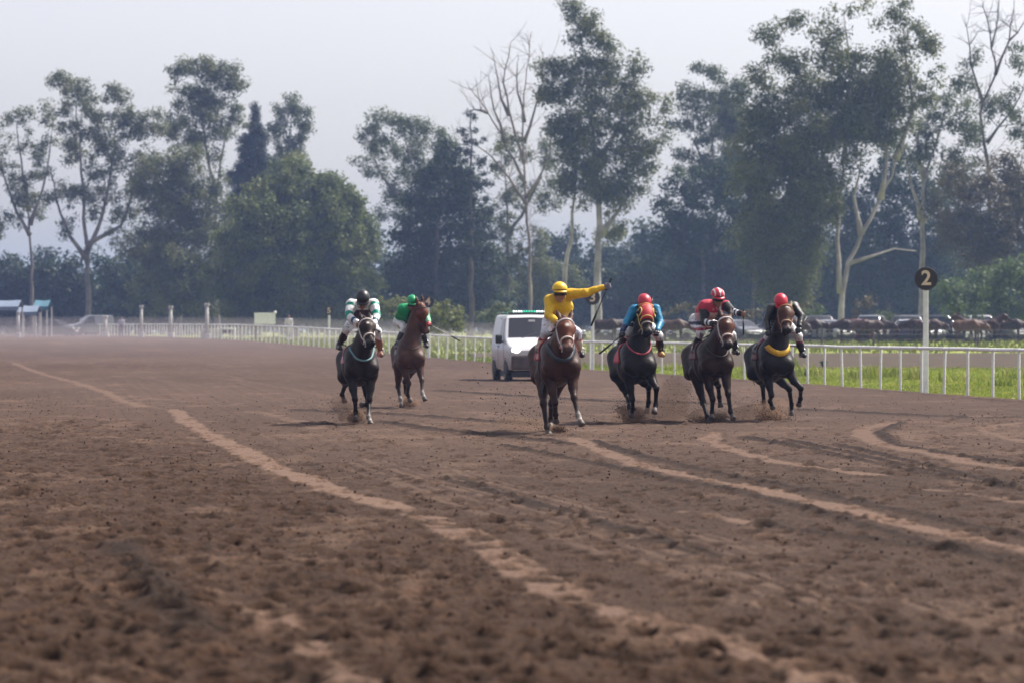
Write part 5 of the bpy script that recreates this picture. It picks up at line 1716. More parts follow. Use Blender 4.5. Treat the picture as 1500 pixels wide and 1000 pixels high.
# white notice sheet on legs, hurdle, block wall
def boards():
    D = 236; z0 = float(tz(D)); X = (388 - 750) / FPX * D
    r = thing('notice_board', 'blank white board on dark legs standing in the grass beyond the far rail', 'board', (X, D, z0), None, math.radians(6))
    zb_ = CAMZ - (475 - HZ) / FPX * D - z0; zt = CAMZ - (458.5 - HZ) / FPX * D - z0
    MB().box((0, 0, (zb_ + zt) / 2), (1.62, .06, zt - zb_), ch=.01).build('panel', M['white_paint'], r)
    for s in (-1, 1):
        MB().box((s * .70, .07, zt / 2 - .1), (.14, .08, zt + .2), ch=.01).build('leg', M['old_wood'], r)
    MB().ell((.78, -.02, zt + .03), (.12, .12, .12), None, 10, 6).build('finial', M['white_paint'], r, smooth=True)
    D = 226; z0 = float(tz(D)); X = (334 - 750) / FPX * D
    r = thing('bench', 'low white bench with open underside in the grass at the far rail', 'bench', (X, D, z0))
    MB().box((0, 0, .78), (1.12, .5, .12), ch=.02).build('seat', M['white_paint'], r)
    for s in (-1, 1):
        MB().box((s * .48, 0, .35), (.12, .42, .74), ch=.015).build('leg', M['white_paint'], r)
    MB().box((0, .12, .56), (.86, .06, .22), ch=.01).build('under_shade', M['black_plastic'], r)  # black panel painting the shade of the open underside
    D = 240; z0 = float(tz(D)); X = (309 - 750) / FPX * D
    r = thing('block_wall', 'low pale block wall below the tallest pale pillar', 'wall', (X, D, z0))
    for row in range(2):
        for i in range(4):
            MB().box((-.62 + i * .42 + row * .06, RNG.normal() * .01, .2 + row * .38), (.40, .2, .36), ch=.015).build('block', M['concrete'], r)
boards()
auto('parked_car', 'dark hatchback parked by the far rail at the left, below the airy tall tree', 'car', (112 - 750) / FPX * 292, 292, math.radians(75), HATCH, PM['black'])
auto('parked_van', 'pale van parked far left between the teal canopy and the dark hatchback', 'van', (104 - 750) / FPX * 312, 312, math.radians(-70), dict(VAN, bumpm=M['black_plastic']), PM['pale grey'])
auto('parked_car', 'pale high car parked far left behind the dark hatchback', 'car', (140 - 750) / FPX * 318, 318, math.radians(20), UTIL, PM['pale grey'])

def bystander(px, D, lab, shirt, legs, h=1.72):
    X = (px - 750) / FPX * D; z0 = float(tz(D))
    root = thing('person', lab, 'person', (X, D, z0))
    k = h / 1.72
    P = lambda x, y, z: A(x, y, z) * k
    up_ = [(RC(P(0, 0, 1.0), P(0, 0, 1.32), .135, .16, (A(0, 1, 0), .7)), .05), (RC(P(-.17, 0, 1.40), P(.17, 0, 1.40), .07, .07), .05)]
    for s in (-1, 1):
        up_ += [(RC(P(s * .2, 0, 1.39), P(s * .25, .02, 1.12), .055, .045), .03), (RC(P(s * .25, .02, 1.12), P(s * .22, -.1, .90), .043, .033), .03)]
    lo_ = []
    for s in (-1, 1):
        lo_ += [(RC(P(s * .09, 0, .95), P(s * .11, -.02, .50), .095, .062), .04), (RC(P(s * .11, -.02, .5), P(s * .12, .02, .08), .06, .042), .03), (RC(P(s * .12, .03, .05), P(s * .13, -.13, .035), .042, .035), .03)]
    lo_ += [(EL(P(0, 0, .98), A(.16, .11, .13) * k), .04)]
    hd = [(EL(P(0, -.01, 1.60), A(.077, .095, .115) * k), .02), (RC(P(0, 0, 1.42), P(0, 0, 1.52), .055, .05), .03), (RC(P(0, -.1, 1.60), P(0, -.115, 1.575), .012, .015), .012)]
    for s in (-1, 1):
        hd += [(RC(P(s * .22, -.1, .90), P(s * .215, -.13, .80), .035, .03), .02)]
        for i in range(4): hd.append((RC(P(s * .215, -.145 + i * .018, .82), P(s * .21, -.15 + i * .018, .735 + .008 * abs(i - 1.5)), .010, .009), .008))
        hd.append((RC(P(s * .20, -.15, .83), P(s * .185, -.175, .77), .011, .010), .008))
    def bd(name, pr, infl, c, hh):
        lo = np.min([p.bounds()[0] for p, _ in pr], 0) - .05; hi = np.max([p.bounds()[1] for p, _ in pr], 0) + .05
        F = Field(lo, hi, hh)
        for p, kk in pr: F.put(p, kk)
        F.F -= infl
        V, Q = F.surface()
        link(name, mesh_np(name, V, [Q], [M['skin' if name == 'body' else 'silk']], smooth=True, col=np.repeat(np.array([c], float), len(V), 0)), root)
    bd('body', hd + up_ + lo_, -.004, (.28, .15, .10), .016)
    bd('shirt', up_, .010, shirt, .02); bd('trousers', lo_, .010, legs, .02)
    MB().ell(P(0, .01, 1.645), A(.085, .10, .085) * k, None, 12, 8).build('hair', M['hair'], root, smooth=True)
bystander(423, 222, 'person in a pale shirt standing in the grass beyond the far rail', (.60, .55, .58), (.42, .40, .46), 1.80)
bystander(178, 262, 'person in a pale purple shirt standing among the pale pillars', (.42, .38, .46), (.10, .09, .12))
# ------------------------------------------------------------------ trees
LEAVES = {   # albedo pairs (darker leaf, lighter leaf) and leaf card size
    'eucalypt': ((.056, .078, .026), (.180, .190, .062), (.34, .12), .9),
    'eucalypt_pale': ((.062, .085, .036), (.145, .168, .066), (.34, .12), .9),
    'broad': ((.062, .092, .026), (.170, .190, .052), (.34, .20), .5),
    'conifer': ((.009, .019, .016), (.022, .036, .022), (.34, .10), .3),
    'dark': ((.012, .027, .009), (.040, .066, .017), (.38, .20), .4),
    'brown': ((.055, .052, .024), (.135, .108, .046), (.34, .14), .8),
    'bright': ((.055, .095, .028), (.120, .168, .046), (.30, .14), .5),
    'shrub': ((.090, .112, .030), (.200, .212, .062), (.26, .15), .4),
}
def tree(label, D, trunks, blobs, kind, cat='tree', name=None, group=None, bark=(.30, .26, .23), size=1.0, fill=1.0, clump=1.0, r0=.35, seed=0, depth=1.0, limbs=True, front=0.0, twigs=0):
    """trunks: photo polylines; blobs: (px, py, rx, ry[, density]) boughs of the crown in the photo, each given its own depth"""
    rng = np.random.default_rng(seed + int(D * 7) + len(blobs) * 13 + int(blobs[0][0] if blobs else trunks[0][0][0]))
    s = D / FPX
    def W(px, py, dy=0.0): return U(px, py, D) + A(0, dy, 0)
    cx = np.mean([t[0][0] for t in trunks]) if trunks else np.mean([b[0] for b in blobs])
    gz = float(tz(D))
    O = A((cx - 750) * s, D, gz)
    root = thing(name or (kind.split('_')[0] + '_tree' if kind in ('eucalypt', 'eucalypt_pale', 'conifer') else 'tree'), label, cat, O, group)
    # trunks
    mb = MB(); nodes = []; nr = []
    tcols = []
    for ti, tr in enumerate(trunks):
        P = []
        for i, t in enumerate(tr):
            dy = t[2] if len(t) > 2 else 0
            P.append(W(t[0], t[1], dy))
        if ti == 0 or tr[0][1] > 440: P[0][2] = gz - .3
        P = np.array(P)
        # resample
        seg = np.linalg.norm(np.diff(P, axis=0), axis=1); L = np.concatenate([[0], np.cumsum(seg)])
        n = max(4, int(L[-1] / 1.2))
        u = np.linspace(0, L[-1], n)
        Q = np.stack([np.interp(u, L, P[:, k]) for k in range(3)], 1)
        Q[1:-1] += rng.normal(size=(n - 2, 3)) * .07
        ra = (tr[0][3] if len(tr[0]) > 3 else (r0 if ti == 0 else r0 * .75))
        rr = ra * (1 - .9 * (u / L[-1]) ** .8) + .02
        rr[0] *= 1.35
        mb.tube(Q - O, rr, 9)
        nodes += list(Q[n // 4:]); nr += list(rr[n // 4:])
    if twigs:
        nd0 = np.array(nodes)
        for _ in range(twigs):
            a = nd0[rng.integers(len(nd0))] + rng.normal(size=3) * .05
            dr = nrm(rng.normal(size=3) * A(1, 1, .4) + A(0, 0, .9)); ln = .8 + 2.2 * rng.random()
            bend = rng.normal(size=3) * .25
            pts = np.array([a + dr * ln * t + bend * t * t * ln * .5 + A(0, 0, .25) * t * t for t in np.linspace(0, 1, 5)])
            mb.tube(pts - O, np.linspace(.035, .010, 5), 4, caps=False)
            if ln > 1.4:
                for q_ in (2, 3):
                    d2 = nrm(dr + rng.normal(size=3) * .7); p2 = pts[q_]
                    mb.tube(np.array([p2, p2 + d2 * ln * .3, p2 + d2 * ln * .5 + A(0, 0, .1)]) - O, [.018, .012, .007], 4, caps=False)
    # boughs
    cl = []; cr = []; cb = []
    for bi, b in enumerate(blobs):
        px, py, rx, ry = b[:4]; den = b[4] if len(b) > 4 else 1.0
        c = W(px, py, (rng.random() - .5) * 2 * min(rx, 60) * s * .8 * depth - front)
        R = A(rx * 1.16 * s, min(rx, max(ry, 20)) * s * .9 * depth, ry * 1.28 * s)
        vol = R[0] * R[1] * R[2]
        rc_ = .95 * clump
        n = int(max(3, den * 3.4 * (vol ** (2 / 3)) / (rc_ * rc_) + 1))
        g = rng.normal(size=(n, 3)); g /= np.linalg.norm(g, axis=1)[:, None]
        g *= (rng.random(n) ** .42)[:, None] * .92
        q = c + g * R
        q = q[q[:, 2] > gz + .25]
        cl += list(q); cr += list(rc_ * (.6 + .7 * rng.random(len(q))) * min(1.0, .45 + ry * s / 2.2)); cb += [den] * len(q)
    cl = np.array(cl).reshape(-1, 3); cr = np.array(cr)
    # branches: each bough joins the nearest wood below it
    if limbs and nodes and len(cl):
        order = np.argsort(np.linalg.norm(cl - np.mean(nodes, 0), axis=1))
        nd = np.array(nodes); nrr = np.array(nr)
        for i in order[: 140]:
            p = cl[i]
            dv = nd - p
            cost = np.linalg.norm(dv, axis=1) + 1.6 * np.maximum(dv[:, 2], 0) + .15 * np.abs(p[2] - nd[:, 2])
            j = int(np.argmin(cost)); a = nd[j]
            ln = np.linalg.norm(p - a)
            if ln > 9 or ln < .2: continue
            m = (a + p) / 2 + rng.normal(size=3) * .12 * ln + A(0, 0, -.06 * ln)
            ra = min(nrr[j] * .6, .025 + .014 * ln)
            pts = np.array([a * (1 - t) ** 2 + 2 * m * t * (1 - t) + p * t * t for t in np.linspace(0, 1, 6)])
            mb.tube(pts - O, np.linspace(ra, .018, 6), 5, caps=False)
            nd = np.concatenate([nd, pts[2:]]); nrr = np.concatenate([nrr, np.linspace(ra, .018, 6)[2:]])
    if mb.n:
        me = mb.mesh('trunk', M['bark'], True)
        V = np.concatenate(mb.V)
        patch = vnoise(V[:, 0] * 1.1 + V[:, 1], V[:, 2] * .45, 3)[:, None]
        bc = np.array(bark)[None] * (.65 + .7 * patch)
        ca = me.color_attributes.new('Col', 'FLOAT_COLOR', 'POINT')
        ca.data.foreach_set('color', np.concatenate([bc, np.ones((len(V), 1))], 1).astype(np.float32).ravel())
        link('trunk', me, root)
    if len(cl):
        c0, c1, (ll, lw), droop = LEAVES[kind]
        ll *= size; lw *= size
        k = np.maximum(8, (fill * 34 * (cr ** 2) / (ll * lw * 4.4)).astype(int))
        idx = np.repeat(np.arange(len(cl)), k); n = len(idx)
        g = rng.normal(size=(n, 3)); g /= np.linalg.norm(g, axis=1)[:, None]
        rad = rng.random(n) ** .62 * 1.32
        P = cl[idx] + g * (cr[idx] * rad)[:, None] * A(1.0, 1.0, .85)
        nn = g * .75 + A(0, 0, .45) + rng.normal(size=(n, 3)) * .55
        nn /= np.linalg.norm(nn, axis=1)[:, None]
        ax = rng.normal(size=(n, 3)) + A(0, 0, -droop)
        ax -= nn * (ax * nn).sum(1)[:, None]
        ax /= np.linalg.norm(ax, axis=1)[:, None] + 1e-9
        sd = np.cross(nn, ax)
        sc = (.6 + .8 * rng.random(n))[:, None]
        a = ax * ll * sc; b = sd * lw * sc * .5
        V = np.stack([P - a * .5, P + b, P + a * .5, P - b], 1).reshape(-1, 3)
        Fq = (np.arange(n) * 4)[:, None] + np.arange(4)[None]
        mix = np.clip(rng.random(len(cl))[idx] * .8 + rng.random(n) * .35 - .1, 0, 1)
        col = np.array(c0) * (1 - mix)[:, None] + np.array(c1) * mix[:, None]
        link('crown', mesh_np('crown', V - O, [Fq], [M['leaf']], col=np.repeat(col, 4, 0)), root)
    return root

PALE = (.30, .275, .27); GREYB = (.17, .15, .145); DARKB = (.09, .075, .065)
tree('thin sparse eucalyptus standing at the far left edge', 345, [[(47, 486), (46, 380), (42, 320), (36, 250)], [(44, 345), (20, 300), (6, 255), (-4, 220)], [(44, 330), (62, 280), (72, 220), (76, 190)], [(42, 310), (30, 230), (24, 180)]],
     [(12, 190, 15, 22, .5), (38, 168, 14, 18, .55), (63, 160, 12, 16, .45), (10, 240, 18, 28, .5), (45, 225, 20, 32, .6), (70, 205, 14, 24, .5), (25, 300, 22, 26, .5), (55, 305, 18, 24, .45), (4, 330, 16, 24, .5), (-20, 220, 20, 40, .5), (-40, 290, 30, 40, .6), (40, 270, 18, 22, .5)], 'eucalypt', bark=GREYB, clump=.75, r0=.28)
tree('tall airy eucalyptus with wide fan of limbs, second from the left', 335, [[(128, 486), (128, 390), (124, 320), (118, 230), (112, 150)], [(127, 380), (102, 345), (84, 300), (74, 250)], [(127, 370), (150, 320), (164, 250), (170, 180)], [(126, 360), (178, 330), (200, 270), (206, 220)]],
     [(92, 122, 18, 14), (118, 138, 26, 18), (172, 140, 20, 14), (95, 172, 18, 20, .8), (136, 180, 32, 24), (182, 180, 26, 22), (215, 182, 26, 20), (112, 225, 24, 22, .8), (160, 232, 30, 28, .8), (78, 290, 14, 18, .6), (66, 255, 10, 12, .6), (208, 250, 24, 34), (150, 300, 34, 22, .6), (110, 285, 22, 20, .6), (190, 300, 24, 20, .5), (96, 330, 18, 14, .5), (170, 345, 22, 14, .6), (140, 265, 26, 22, .6)], 'eucalypt', bark=GREYB, clump=.8, r0=.36)
tree('tall eucalyptus with rounded dense top, left of the dark spire conifer', 342, [[(318, 486), (316, 300), (322, 240), (330, 200), (336, 170)], [(316, 300), (302, 210), (292, 140)]],
     [(262, 108, 24, 12), (292, 98, 28, 15), (322, 112, 26, 20), (346, 130, 15, 22), (274, 138, 26, 20), (306, 148, 30, 24), (340, 170, 18, 22, .8), (290, 178, 30, 20), (326, 202, 18, 18, .7), (252, 182, 20, 16), (282, 208, 26, 18), (312, 228, 14, 14, .5)], 'eucalypt', bark=GREYB, clump=.85, r0=.34)
tree('grey green bushy tree standing left of the big rounded tree', 322, [[(262, 488), (262, 330), (266, 250)]],
     [(210, 255, 20, 22, .7), (268, 236, 46, 24), (236, 275, 40, 34), (292, 280, 42, 38), (262, 300, 50, 40), (248, 340, 56, 40), (308, 345, 40, 46), (265, 400, 72, 48), (215, 370, 36, 36), (300, 420, 50, 44), (225, 430, 44, 34)], 'eucalypt', bark=GREYB, r0=.3)
tree('dark spire shaped conifer rising above the big rounded tree', 350, [[(372, 486), (373, 250), (374, 150)]],
     [(374, 158, 4, 10), (374, 172, 9, 9), (372, 187, 15, 10), (371, 203, 19, 11), (369, 220, 24, 12), (367, 238, 28, 13), (364, 256, 33, 14), (361, 276, 38, 15), (358, 300, 42, 18), (360, 325, 40, 18), (378, 215, 18, 14), (380, 245, 24, 16), (384, 275, 26, 18)], 'conifer', bark=DARKB, clump=.7, size=.9, fill=2.2, r0=.3, limbs=False)
tree('pale small topped eucalyptus just right of the spire conifer', 358, [[(415, 486), (417, 290), (427, 170)], [(417, 280), (404, 210)]],
     [(426, 156, 22, 16), (441, 182, 15, 22), (407, 192, 18, 22), (428, 212, 24, 20), (450, 170, 8, 10, .6), (410, 240, 18, 16, .7)], 'eucalypt_pale', bark=GREYB, clump=.75, r0=.26)
tree('big rounded spreading tree with drooping light green dome', 300, [[(430, 492), (432, 400), (436, 320)], [(432, 400), (480, 330), (510, 310)], [(432, 400), (380, 340), (360, 320)]],
     [(440, 345, 100, 92, 1.9), (440, 300, 70, 60), (400, 350, 68, 70), (486, 350, 62, 70), (440, 425, 104, 54), (375, 440, 50, 40), (515, 430, 40, 44), (340, 390, 34, 50)], 'broad', bark=DARKB, fill=1.5, r0=.5)
tree('pale spreading eucalyptus behind the dark trees, left of the bare tree', 338, [[(596, 488), (600, 330), (606, 250), (590, 190)], [(602, 300), (640, 230), (652, 205)], [(602, 310), (560, 260), (545, 220)]],
     [(572, 178, 34, 14), (545, 205, 26, 15), (618, 190, 34, 16), (648, 210, 20, 16), (590, 220, 44, 18), (536, 238, 20, 10, .6), (570, 252, 34, 14, .7), (620, 250, 34, 20, .8), (598, 285, 34, 20, .8), (575, 312, 28, 16, .6)], 'eucalypt_pale', bark=GREYB, clump=.85, r0=.34)
tree('dark dense rounded tree left of the layered pine', 312, [[(640, 490), (640, 330), (645, 260)]],
     [(652, 225, 18, 18), (640, 250, 32, 26), (668, 255, 24, 26), (625, 282, 42, 32), (672, 290, 36, 36), (605, 330, 38, 36), (655, 335, 60, 46), (598, 390, 42, 44), (650, 400, 72, 50), (700, 400, 36, 54), (590, 440, 44, 34), (680, 445, 60, 30)], 'dark', bark=DARKB, fill=1.2, r0=.4)
tree('tall dark pine with separate layered boughs beside the bare tree', 302, [[(689, 490), (690, 330), (690, 165)]],
     [(690, 172, 5, 10), (686, 192, 15, 5), (697, 208, 20, 5), (680, 222, 22, 6), (700, 238, 26, 6), (684, 254, 26, 6), (706, 270, 26, 6), (684, 290, 30, 8), (710, 308, 26, 7), (686, 330, 34, 9), (714, 348, 26, 8), (690, 372, 38, 11), (712, 395, 34, 10), (690, 425, 42, 16)], 'conifer', bark=DARKB, clump=.6, size=.9, fill=1.2, r0=.32, limbs=False)
tree('bare leafless tree with long fanned grey branches', 306, [[(778, 490), (776, 360), (770, 270), (766, 200), (768, 130), (776, 66)], [(770, 270), (740, 210), (715, 165), (690, 132)], [(768, 240), (746, 170), (738, 110), (748, 62)], [(767, 210), (788, 150), (800, 96)], [(772, 300), (735, 245), (700, 215), (678, 205)], [(768, 180), (756, 120), (758, 90)], [(740, 210), (722, 150), (716, 112)], [(772, 290), (800, 240), (815, 205)], [(715, 165), (700, 160), (684, 165)], [(788, 150), (808, 130), (818, 110)], [(746, 170), (730, 140), (724, 90)]],
     [(758, 205, 14, 10, .4), (735, 215, 14, 10, .4)], 'eucalypt', bark=(.20, .165, .15), clump=.6, r0=.21, twigs=150)
tree('airy eucalyptus with loose foliage in front of the bare tree', 322, [[(742, 490), (744, 340), (740, 240)], [(744, 350), (790, 270), (800, 220)]],
     [(745, 205, 26, 12, .6), (735, 238, 24, 18, .6), (795, 232, 26, 20, .6), (760, 282, 32, 22, .6), (808, 285, 26, 26, .6), (738, 320, 26, 22, .6), (780, 345, 40, 22, .6), (735, 385, 36, 30, .8), (790, 400, 44, 34, .8), (725, 430, 40, 26, .8), (815, 420, 34, 30, .8)], 'eucalypt', bark=GREYB, clump=.8, r0=.3)
tree('tallest dense eucalyptus with pale lower trunk behind the yellow jockey', 282, [[(875, 492), (875, 400), (877, 320), (872, 240), (862, 150), (852, 60)], [(826, 492, 1), (824, 420, 1), (838, 330), (843, 270), (836, 210)], [(877, 345), (900, 320), (925, 280)], [(872, 240), (905, 190), (925, 130)]],
     [(836, 14, 24, 12), (858, 34, 22, 16), (878, 62, 18, 16), (838, 60, 14, 12, .7), (884, 88, 26, 20), (835, 96, 36, 18), (800, 98, 20, 14), (862, 122, 42, 24), (930, 100, 10, 16), (912, 128, 28, 26), (815, 140, 30, 22), (866, 175, 52, 32), (928, 165, 34, 28), (966, 140, 20, 10, .6), (820, 185, 24, 22), (880, 225, 58, 34), (932, 222, 34, 30), (836, 232, 26, 24), (862, 275, 46, 22), (905, 280, 36, 26), (965, 200, 16, 22, .5), (826, 265, 16, 16, .7), (930, 262, 20, 20, .6), (905, 330, 24, 26, .7), (975, 160, 12, 8, .5)], 'eucalypt', bark=PALE, fill=1.15, r0=.44)
tree('pale airy eucalyptus rising right of the tallest one', 332, [[(1052, 490), (1048, 300), (1042, 200), (1030, 120)], [(1048, 290), (1078, 200), (1082, 150)], [(1046, 270), (1012, 200)]],
     [(1024, 98, 18, 7), (1050, 112, 22, 12), (1006, 138, 20, 14, .8), (1040, 148, 30, 18, .9), (1068, 135, 20, 18), (1000, 182, 22, 12, .6), (1040, 195, 34, 18, .7), (1080, 170, 22, 30), (1058, 232, 32, 18), (1012, 225, 22, 14, .6), (1000, 250, 24, 10, .5), (1020, 170, 32, 20), (1076, 205, 28, 28), (1030, 255, 46, 22), (1084, 255, 30, 26), (1064, 180, 24, 20), (1088, 140, 16, 20, .7)], 'eucalypt_pale', bark=GREYB, clump=.8, r0=.32)
tree('broad dark shadowy tree mass under the pale eucalyptus at centre right', 322, [[(1030, 490), (1030, 380), (1030, 300)], [(1100, 490), (1105, 380), (1100, 300)]],
     [(1008, 280, 34, 30), (1058, 272, 50, 32), (985, 335, 38, 44), (1050, 345, 66, 50), (1120, 320, 52, 56), (1010, 410, 70, 44), (1100, 410, 70, 50), (950, 420, 40, 40)], 'dark', bark=DARKB, fill=1.1, r0=.42)
tree('large spreading eucalyptus with pale forked trunk right of the riders', 256, [[(1231, 496), (1232, 440), (1240, 395), (1262, 345), (1290, 292), (1312, 235), (1330, 190)], [(1232, 430, 0, .26), (1226, 370), (1229, 300), (1236, 240), (1238, 180)], [(1262, 345), (1250, 300), (1262, 230)], [(1290, 292), (1300, 240), (1296, 170)], [(1229, 300), (1210, 240), (1190, 170), (1170, 100)], [(1244, 386, 0, .14), (1266, 380), (1292, 368), (1320, 362), (1342, 368)], [(1236, 240), (1250, 130), (1236, 20)], [(1312, 235), (1338, 160), (1322, 40)]],
     [(1168, 32, 34, 14, .55), (1138, 58, 26, 16, .6), (1212, 50, 30, 20, .5), (1245, 12, 44, 10, .35), (1318, 14, 24, 14, .6), (1298, 40, 26, 16, .7), (1335, 38, 16, 14, .6), (1200, 88, 38, 22, .8), (1152, 98, 34, 20, .8), (1118, 112, 24, 16, .7), (1262, 100, 44, 26, .8), (1330, 72, 34, 16, .9), (1368, 68, 14, 12, .8), (1322, 112, 46, 26), (1368, 112, 14, 12, .6), (1180, 142, 48, 32), (1250, 155, 50, 32), (1136, 180, 40, 34), (1312, 165, 34, 24), (1196, 222, 40, 38, .8), (1146, 248, 50, 38), (1272, 205, 36, 24, .5), (1132, 315, 48, 44), (1184, 305, 44, 46), (1172, 375, 38, 44, .9), (1128, 385, 36, 44, .9), (1160, 425, 28, 22, .7), (1232, 130, 40, 24), (1290, 135, 40, 26), (1220, 180, 50, 30), (1280, 180, 46, 30), (1100, 160, 26, 24, .8), (1175, 195, 44, 34), (1240, 205, 36, 22, .6), (1110, 215, 34, 36), (1190, 260, 48, 38), (1105, 280, 38, 44), (1155, 350, 44, 44), (1305, 205, 24, 18, .5), (1350, 145, 24, 18), (1105, 345, 30, 44), (1145, 420, 30, 34), (1185, 370, 30, 40)], 'eucalypt', bark=(.33, .30, .295), fill=1.05, r0=.30, cat='tree', depth=1.25, front=1.2)
tree('eucalyptus with pale Y shaped upper trunk above marker 2', 272, [[(1352, 494), (1352, 370), (1349, 322), (1356, 262), (1374, 200), (1388, 150)], [(1349, 322, 0, .2), (1336, 275), (1326, 230), (1320, 200)], [(1350, 330, 0, .13), (1372, 295), (1384, 275)], [(1356, 262), (1342, 220), (1350, 170)]],
     [(1392, 152, 24, 14, .8), (1370, 190, 34, 24, .8), (1412, 188, 24, 24, .8), (1338, 225, 26, 20, .6), (1400, 235, 28, 24, .8), (1366, 240, 26, 20, .5), (1385, 275, 20, 16, .4)], 'eucalypt_pale', bark=(.33, .30, .295), clump=.85, r0=.36)
tree('half dead tree with bare crooked dark top at the right edge', 276, [[(1452, 494), (1452, 330), (1446, 240), (1436, 180), (1440, 150), (1458, 110), (1452, 60), (1440, 10)], [(1440, 150, 0, .13), (1424, 100), (1416, 40)], [(1458, 110, 0, .12), (1478, 60), (1486, 10)], [(1446, 210, 0, .12), (1490, 150), (1505, 110)], [(1452, 70, 0, .07), (1462, 30), (1464, -10)], [(1478, 60, 0, .07), (1496, 40), (1506, 20)]],
     [(1425, 82, 12, 14, .4), (1418, 118, 20, 20, .5), (1440, 160, 24, 24, .5), (1482, 150, 26, 28, .5), (1492, 85, 18, 20, .5), (1500, 190, 24, 24, .6), (1430, 205, 20, 18, .4)], 'eucalypt_pale', bark=(.13, .105, .095), clump=.75, r0=.28, twigs=90)
tree('brownish leaved spreading tree at the right edge behind marker 2', 268, [[(1440, 494), (1440, 380), (1436, 290)], [(1440, 380), (1490, 310)]],
     [(1420, 262, 36, 26), (1475, 262, 36, 34), (1398, 312, 34, 34), (1455, 320, 52, 40), (1505, 310, 36, 50), (1415, 360, 40, 30), (1475, 370, 46, 34), (1545, 330, 40, 70)], 'brown', bark=DARKB, fill=1.1, r0=.36)
tree('dark tree filling the gap behind the pale forked trunk', 330, [[(1300, 490), (1302, 330)]],
     [(1300, 260, 46, 40), (1270, 320, 50, 50), (1335, 320, 50, 55), (1300, 400, 70, 50), (1370, 390, 50, 50), (1240, 400, 40, 44), (1400, 300, 40, 50, .8)], 'dark', bark=DARKB, fill=1.1, r0=.4)
# shrubs
tree('big light green rounded bush at the right edge beyond the cars', 236, [], [(1440, 415, 44, 22), (1400, 432, 34, 24), (1482, 405, 34, 26), (1455, 445, 56, 26), (1510, 430, 40, 40)], 'bright', cat='bush', name='bush', clump=.9, fill=1.1)
tree('upright bright green weeds between the white saloon and marker 2', 214, [], [(1398, 452, 8, 18), (1386, 458, 7, 12), (1410, 448, 6, 14), (1404, 464, 14, 8)], 'bright', cat='bush', name='bush', clump=.5, size=.8, fill=1.2)
tree('tall thin green weed stalk right of the bright upright weeds', 216, [], [(1446, 428, 4, 14), (1438, 446, 6, 14), (1436, 462, 8, 8)], 'bright', cat='bush', name='bush', clump=.45, size=.8, fill=1.2)
tree('dry yellowish bush behind the silver saloon', 226, [], [(1264, 450, 11, 14, .9), (1276, 444, 8, 14, .8), (1284, 458, 8, 10), (1256, 462, 8, 8)], 'brown', cat='bush', name='bush', clump=.55, size=.9)
tree('grey green low bush right of the dry yellowish bush', 228, [], [(1304, 462, 12, 10), (1296, 468, 14, 7)], 'eucalypt_pale', cat='bush', name='bush', clump=.55, size=.9)
tree('small green bush left of the forked trunk, above the car roofs', 228, [], [(1202, 456, 10, 10), (1192, 462, 10, 8)], 'bright', cat='bush', name='bush', clump=.6, size=.9)
tree('rounded olive bush beyond the rail right of the chestnut horse', 196, [], [(652, 464, 24, 16), (640, 470, 28, 16), (664, 472, 18, 16), (622, 474, 20, 14)], 'shrub', cat='bush', name='bush', clump=.6, fill=1.3)
tree('olive bush beyond the rail between the two left jockeys', 236, [], [(566, 448, 18, 9), (586, 452, 20, 14), (560, 460, 20, 12), (604, 450, 16, 10)], 'shrub', cat='bush', name='bush', clump=.7, fill=1.2)
tree('pale green bush left of the white van', 240, [], [(728, 458, 14, 10), (706, 462, 12, 9), (742, 462, 10, 10)], 'eucalypt_pale', cat='bush', name='bush', clump=.7, fill=1.1)
tree('dry scrubby bush behind the striped cap jockey', 232, [], [(1000, 452, 16, 9, .8), (980, 458, 14, 9, .8), (1020, 458, 14, 9, .8), (1040, 455, 10, 10, .7)], 'brown', cat='bush', name='bush', clump=.6)
tree('dry scrubby bush between the two red capped jockeys', 232, [], [(1104, 456, 12, 10, .8), (1090, 462, 12, 8, .8), (1180, 460, 10, 10, .7)], 'brown', cat='bush', name='bush', clump=.6)
tree('low dark weed clump at the rail right of the black horse', 112, [], [(1206, 536, 9, 6), (1196, 540, 8, 5), (1216, 541, 8, 4)], 'dark', cat='bush', name='bush', clump=.35, size=.55, fill=1.2)
# rows of trees closing the view far behind
rng_t = np.random.default_rng(3)
def far_row(x0, x1, step, top0, top1, D0, D1, kind, label, group):
    px = x0
    while px < x1:
        D = D0 + (D1 - D0) * rng_t.random(); top = top0 + (top1 - top0) * rng_t.random(); w = step * (.72 + .3 * rng_t.random())
        h = 470 - top
        tree(label, D, [[(px, 488), (px + rng_t.normal() * 4, top + h * .5)]],
             [(px, top + h * .2, w * .6, h * .2), (px - w * .45, top + h * .42, w * .55, h * .24), (px + w * .45, top + h * .45, w * .55, h * .24), (px, top + h * .72, w * .9, h * .28), (px - w * .5, top + h * .88, w * .7, h * .16), (px + w * .5, top + h * .9, w * .7, h * .16)],
             kind, group=group, bark=DARKB, size=1.35, fill=.9, clump=1.25, r0=.3, seed=int(px), limbs=False)
        px += step * (.75 + .4 * rng_t.random())
far_row(-60, 345, 46, 352, 392, 372, 410, 'dark', 'low dark tree in the hazy row behind the tall eucalypts at the left', 'low trees of the hazy left row')
far_row(545, 960, 58, 330, 395, 385, 420, 'dark', 'dark tree in the hazy row behind the bare tree and the yellow jockey', 'trees of the hazy middle row')
far_row(960, 1560, 70, 300, 370, 345, 400, 'dark', 'dark tree in the hazy row behind the right hand eucalypts', 'trees of the hazy right row')

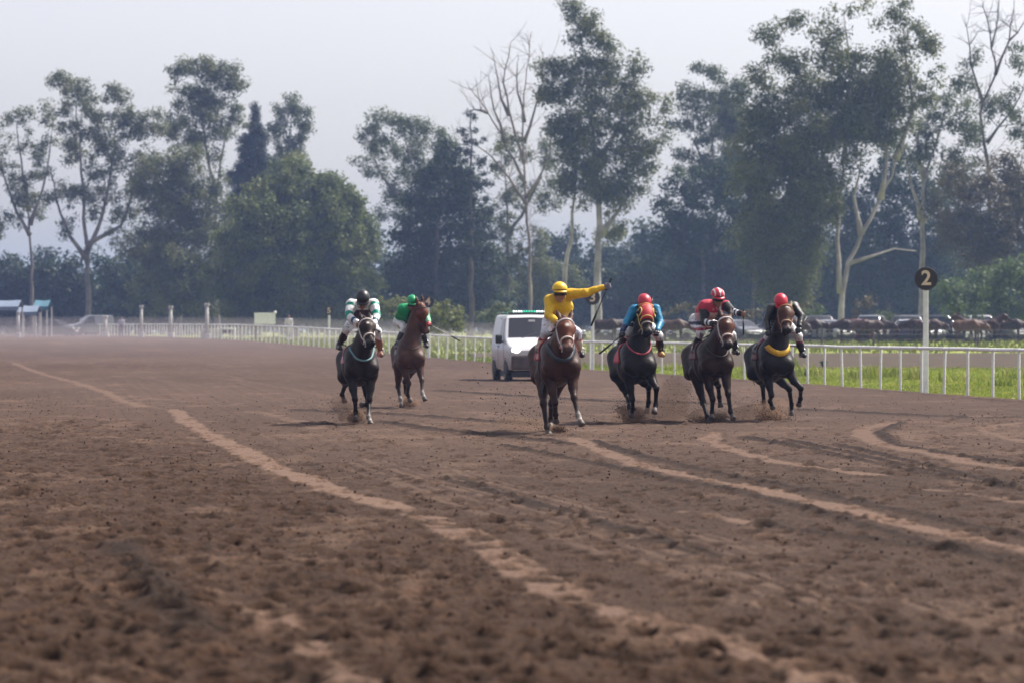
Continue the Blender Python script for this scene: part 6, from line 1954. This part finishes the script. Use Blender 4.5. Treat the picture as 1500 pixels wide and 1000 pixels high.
def hedge(px0, px1, D, top, label, kind='dark', seed=0):
    rg_ = np.random.default_rng(int(px0) + 900)
    bl = []
    px = px0
    while px < px1:
        t = top + rg_.normal() * 9
        for q_ in (.22, .6, .9): bl.append((px + rg_.normal() * 5, t + (488 - t) * q_, 20 + 9 * rg_.random(), (488 - t) * .24))
        px += 24
    tree(label, D, [], bl, kind, cat='hedge', name='hedge', clump=1.3, size=1.3, fill=1.0, depth=.6)
hedge(-80, 180, 366, 388, 'dark overgrown hedge behind the canopies and pale pillars at the far left')
hedge(180, 380, 352, 378, 'dark overgrown hedge behind the tallest pale pillar and the white board')
hedge(380, 600, 340, 400, 'dark overgrown hedge behind the two left jockeys')
hedge(600, 800, 346, 412, 'dark overgrown hedge beneath the bare tree and behind the white van')
hedge(800, 1010, 350, 385, 'dark overgrown hedge behind the yellow and blue jockeys')
hedge(1010, 1270, 345, 370, 'dark overgrown hedge behind the two right red capped jockeys')
hedge(1270, 1580, 345, 370, 'dark overgrown hedge behind marker 2 and the parked cars')

# ------------------------------------------------------------------ air
for k_, (rx_, ry_, rz_) in enumerate(((66, 112, 2.2), (56, 100, 3.0))):
    dm = MB().ell((-30, 235, -.3 - .1 * k_), (rx_, ry_, rz_), None, 32, 14).build('dust_cloud', volume_mat('far_dust', (.70, .64, .66), .0016), smooth=True)
    tag(dm, kind='stuff')

hz = bpy.data.materials.new('haze'); hz.use_nodes = True
hz.node_tree.nodes.clear()
ho = hz.node_tree.nodes.new('ShaderNodeOutputMaterial'); hv = hz.node_tree.nodes.new('ShaderNodeVolumePrincipled')
hv.inputs['Color'].default_value = (.40, .55, 1.0, 1); hv.inputs['Density'].default_value = HAZE_DENSITY; hv.inputs['Anisotropy'].default_value = .25
hz.node_tree.links.new(hv.outputs[0], ho.inputs['Volume'])
haze = MB().box((0, 2200, 19), (7000, 4700, 48)).build('haze', hz)
tag(haze, kind='stuff')
print('objects', len(bpy.data.objects), 'tris', sum(sum(len(p.vertices) - 2 for p in o.data.polygons) if o.data.users == 1 else 0 for o in bpy.data.objects if o.type == 'MESH' and len(o.data.polygons) > 3000))
print('leaf tris', sum(len(o.data.polygons) * 2 for o in bpy.data.objects if o.name.startswith('crown')))
